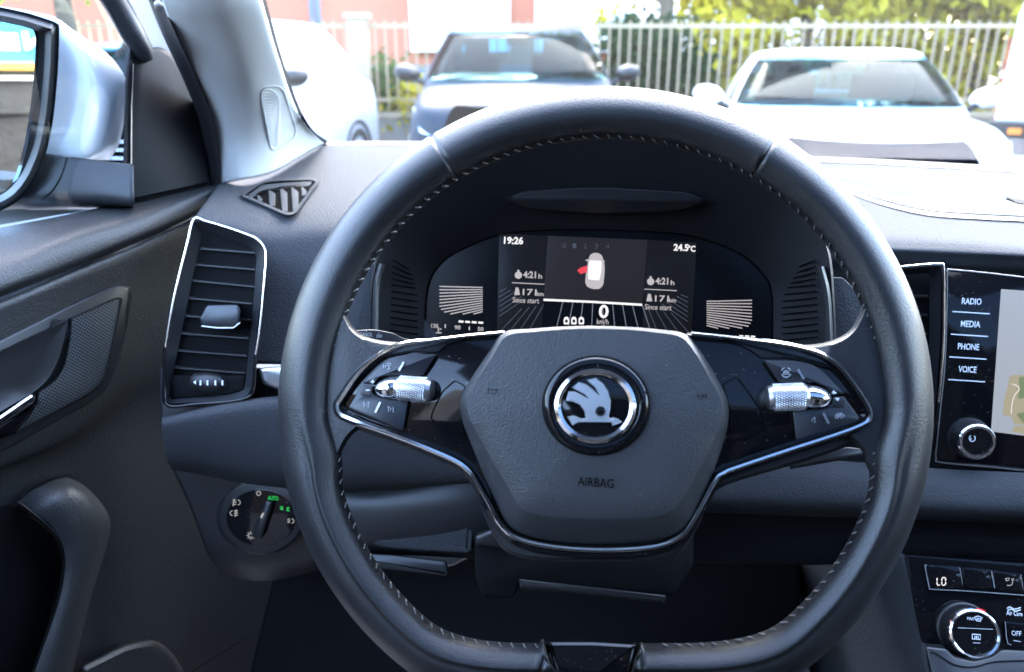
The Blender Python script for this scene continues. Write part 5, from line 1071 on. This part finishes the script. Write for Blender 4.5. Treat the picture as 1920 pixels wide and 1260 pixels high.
# emblem
ze = lambda X, Y: (980+X/4.5, 620+Y/4.5)
ecx, ecy = ze(620, 632)
plate('emblem_bezel', f_w, circ(ecx, ecy, 102, 72, 94.5), .02, .0312, M['matte'], sw, b=2, bm=.0006)
em = mk('emblem_ring', *g_plate(f_w, circ(ecx, ecy, 99, 72, 91.5), [(0, .026), (0, .0315), (1.5, .0325), (6, .0334), (14, .0336), (20, .0330), (24, .0318)]), M['gloss'], sw, smooth=60)
mk('chrome_ring', *g_sweep(f_w, circ(ecx-1.5, ecy+1, 70.5, 72, 64.5), [(-8.5, .030), (-8.5, .0335), (-6, .0350), (0, .0358), (6, .0350), (8.5, .0335), (8.5, .030)], closed=True), M['chrome'], em)
plate('emblem_disc', f_w, circ(ecx-1.5, ecy+1, 65, 56, 59), .030, .0334, M['gloss'], em, b=1, bm=.0002)
wing = [(845, 772), (755, 805), (745, 775), (470, 775), (420, 800), (370, 725), (430, 712), (490, 740), (530, 735), (520, 680), (480, 625), (420, 600), (362, 598), (385, 512), (440, 512), (500, 540), (565, 580), (520, 540), (415, 480), (475, 433), (530, 448), (590, 490), (652, 552), (610, 480), (535, 414), (620, 398), (680, 440), (725, 510), (745, 590), (740, 660), (728, 728), (752, 742), (758, 728), (805, 742)]
mk('winged_arrow', *g_plate(f_w, [ze(*p) for p in wing], [(0, .0332), (0, .0344), (.8, .0351), (1.8, .0355)]), M['wing'], em, smooth=30)
plate('arrow_eye', f_w, circ(*ze(655, 680), 8, 20), .0345, .0356, M['gloss'], em, b=1.5, bm=.0004)
mk('eye_ring', *g_sweep(f_w, circ(*ze(655, 680), 8.6, 24), [(-1.4, .0345), (-1, .0362), (1, .0362), (1.4, .0345)], closed=True), M['chrome'], em)
# buttons
def buttons(z, up, lowb, bars, upr, lor):
    mk('button', *g_plate(f_w, rnd([z(*p) for p in up], upr, 4), rings(.006, .0112, 2, .0008)), M['button'], sw)
    mk('button', *g_plate(f_w, rnd([z(*p) for p in lowb], lor, 4), rings(.006, .0112, 2, .0008)), M['button'], sw)
    for a, b in bars:
        mk('chrome_bar', *g_sweep(f_w, [z(*a), z(*b)], [(-2.4, .010), (-2, .0122), (2, .0122), (2.4, .010)]), M['satin'], sw)
buttons(zl, [(335, 498), (440, 390), (520, 320), (600, 282), (700, 270), (918, 270), (812, 436), (520, 436), (462, 452), (425, 505)], [(225, 688), (332, 512), (420, 520), (408, 580), (470, 612), (620, 628), (696, 640), (655, 872), (260, 712)], [((620, 400), (660, 330)), ((435, 730), (475, 645))], [2, 16, 14, 14, 10, 3, 3, 6, 6, 3], [5, 3, 3, 8, 6, 4, 3, 4, 5])
buttons(zr, [(640, 318), (900, 322), (1035, 355), (1125, 425), (1272, 582), (1172, 588), (1120, 515), (1060, 492), (960, 490), (760, 490)], [(1182, 610), (1270, 602), (1392, 770), (1365, 800), (895, 945), (868, 716), (1000, 705), (1130, 695), (1180, 655)], [((908, 388), (955, 465)), ((1108, 732), (1150, 815))], [3, 10, 14, 14, 2, 3, 6, 6, 4, 3], [3, 3, 6, 6, 4, 3, 4, 6, 6])
plate('rocker_patch', f_w, rnd([zl(*p) for p in [(385, 490), (440, 440), (462, 455), (420, 506), (400, 506)]], 2), .0105, .0115, M['smoothp'], sw, b=1, bm=.0002)
plate('rocker_patch', f_w, rnd([zl(*p) for p in [(320, 545), (345, 530), (412, 530), (405, 590), (400, 605), (318, 590)]], 3), .0105, .0115, M['smoothp'], sw, b=1, bm=.0002)
plate('rocker_patch', f_w, rnd([zr(*p) for p in [(1190, 630), (1270, 620), (1285, 660), (1270, 690), (1160, 690), (1188, 655)]], 3), .0105, .0115, M['smoothp'], sw, b=1, bm=.0002)
def roller(z, pa, pb, pc, rpx, dome):
    kk = (f_w.P(1000, 700, .012)-f_w.P(1010, 700, .012)).length/10; r = rpx/4.2*kk; wz = .0125
    a, b, c = (f_w.P(*z(*p), wz) for p in (pa, pb, pc)); ax = (b-a).normalized(); L_ = (b-a).length
    ro_ = thing_part = mk('roller', *g_lathe(a, ax, [(r*.80, 0), (r*.96, L_*.06), (r, L_*.12), (r*1.02, L_*.5), (r, L_*.88), (r*.94, L_*.94), (r*.86, L_), (r*.60, L_*1.05)], 40), M['satin'], sw)
    ns, nh = 36, 12; kb = MB()
    for j in range(nh):
        h = L_*(.14+.70*j/(nh-1))
        for i in range(ns):
            t = 2*math.pi*(i+.5*(j % 2))/ns; d0 = ax.orthogonal().normalized(); e0 = ax.cross(d0); d = d0*math.cos(t)+e0*math.sin(t)
            if d.dot(f_w.N) < -.35: continue
            p = a+ax*h+d*r*1.0; tt = ax.cross(d); s1, s2 = L_*.033, r*.078
            kb.add([p-ax*s1, p-tt*s2, p+ax*s1, p+tt*s2, p+d*.00042], [(0, 1, 4), (1, 2, 4), (2, 3, 4), (3, 0, 4)])
    kb.mk('knurling', M['knurl'], ro_, smooth=0, kind='stuff')
    L2 = (c-a).length; ax2 = (c-a).normalized()
    mk('roller_cap', *g_lathe(a, ax2, [(r*.78, -.0006), (r*.86, L2*.12), (r*.84, L2*.4), (r*.72, L2*.68), (r*.48, L2*.88), (r*.18, L2*.99)], 32), M['chrome'], ro_, smooth=60)
roller(zl, (598, 532), (878, 552), (432, 552), 96, 1)
roller(zr, (985, 600), (668, 612), (1168, 630), 100, 1)
w6 = .0118
ic_ = lambda z, ls, m='dimprint', wp=1.3: strokes('symbol', f_w, [[z(*p) for p in l] for l in ls], wp, w6, M[m], sw)
ic_(zl, [[(540, 335), (528, 352), (540, 362), (562, 352)], [(540, 362), (552, 385), (530, 388)], [(560, 340), (545, 345)], [(518, 355), (514, 365), (518, 376)], [(503, 348), (497, 364), (503, 380)]])
ic_(zl, [[(399, 485), (429, 485)], [(414, 470), (414, 500)], [(360, 553), (392, 553)]], 'print', 1.8)
ic_(zl, [[(346, 642), (346, 686)], [(386, 645), (358, 664), (380, 688), (386, 645)], [(536, 680), (540, 720), (564, 702), (536, 680)], [(576, 682), (576, 728)]])
ic_(zr, [[z for z in circ(815, 412, 38, 12, a0=20, a1=70)], circ(815, 412, 38, 12, a0=110, a1=160), circ(815, 412, 38, 12, a0=200, a1=340), [(793, 425), (800, 400), (830, 400), (838, 425), (793, 425)], [(793, 412), (838, 412)]])
ic_(zr, [[(1040, 765), (1012, 790), (1042, 808), (1040, 765)], [(1245, 732), (1274, 752), (1250, 776), (1245, 732)], [(1205, 750), (1205, 772), (1222, 772), (1222, 750), (1205, 750)], [(1216, 750), (1216, 738), (1236, 738), (1236, 760), (1222, 760)]])
tr_ = MB(); tr_.add([f_w.P(*zr(*p), w6) for p in [(1172, 580), (1215, 578), (1188, 552)]], [(0, 1, 2)]); tr_.add([f_w.P(*zr(*p), w6) for p in [(1196, 612), (1236, 614), (1222, 638)]], [(0, 1, 2)]); tr_.mk('symbol', M['print'], sw, smooth=0)
# lower insert of the rim
zi = lambda X, Y: (900+X/3, 840+Y/3)
mk('lower_insert', *g_plate(f_w, rnd([zi(*p) for p in [(375, 1085), (640, 1085), (890, 1100), (850, 1260), (800, 1420), (480, 1420), (420, 1250)]], 5), [(0, -.012), (0, .014), (3, .0172), (8, .0182)]), M['gloss'], sw, smooth=40)
for pts in ([(352, 1075), (368, 1150), (400, 1230), (450, 1290), (470, 1420)], [(905, 1092), (890, 1150), (865, 1230), (850, 1300), (830, 1420)]):
    mk('insert_trim', *g_sweep(f_w, cr([zi(*p) for p in pts], 5), [(-5.5, -.004), (-5, .0165), (-1.5, .0198), (2, .0196), (5, .0165), (5.5, -.004)]), M['chrome'], sw)
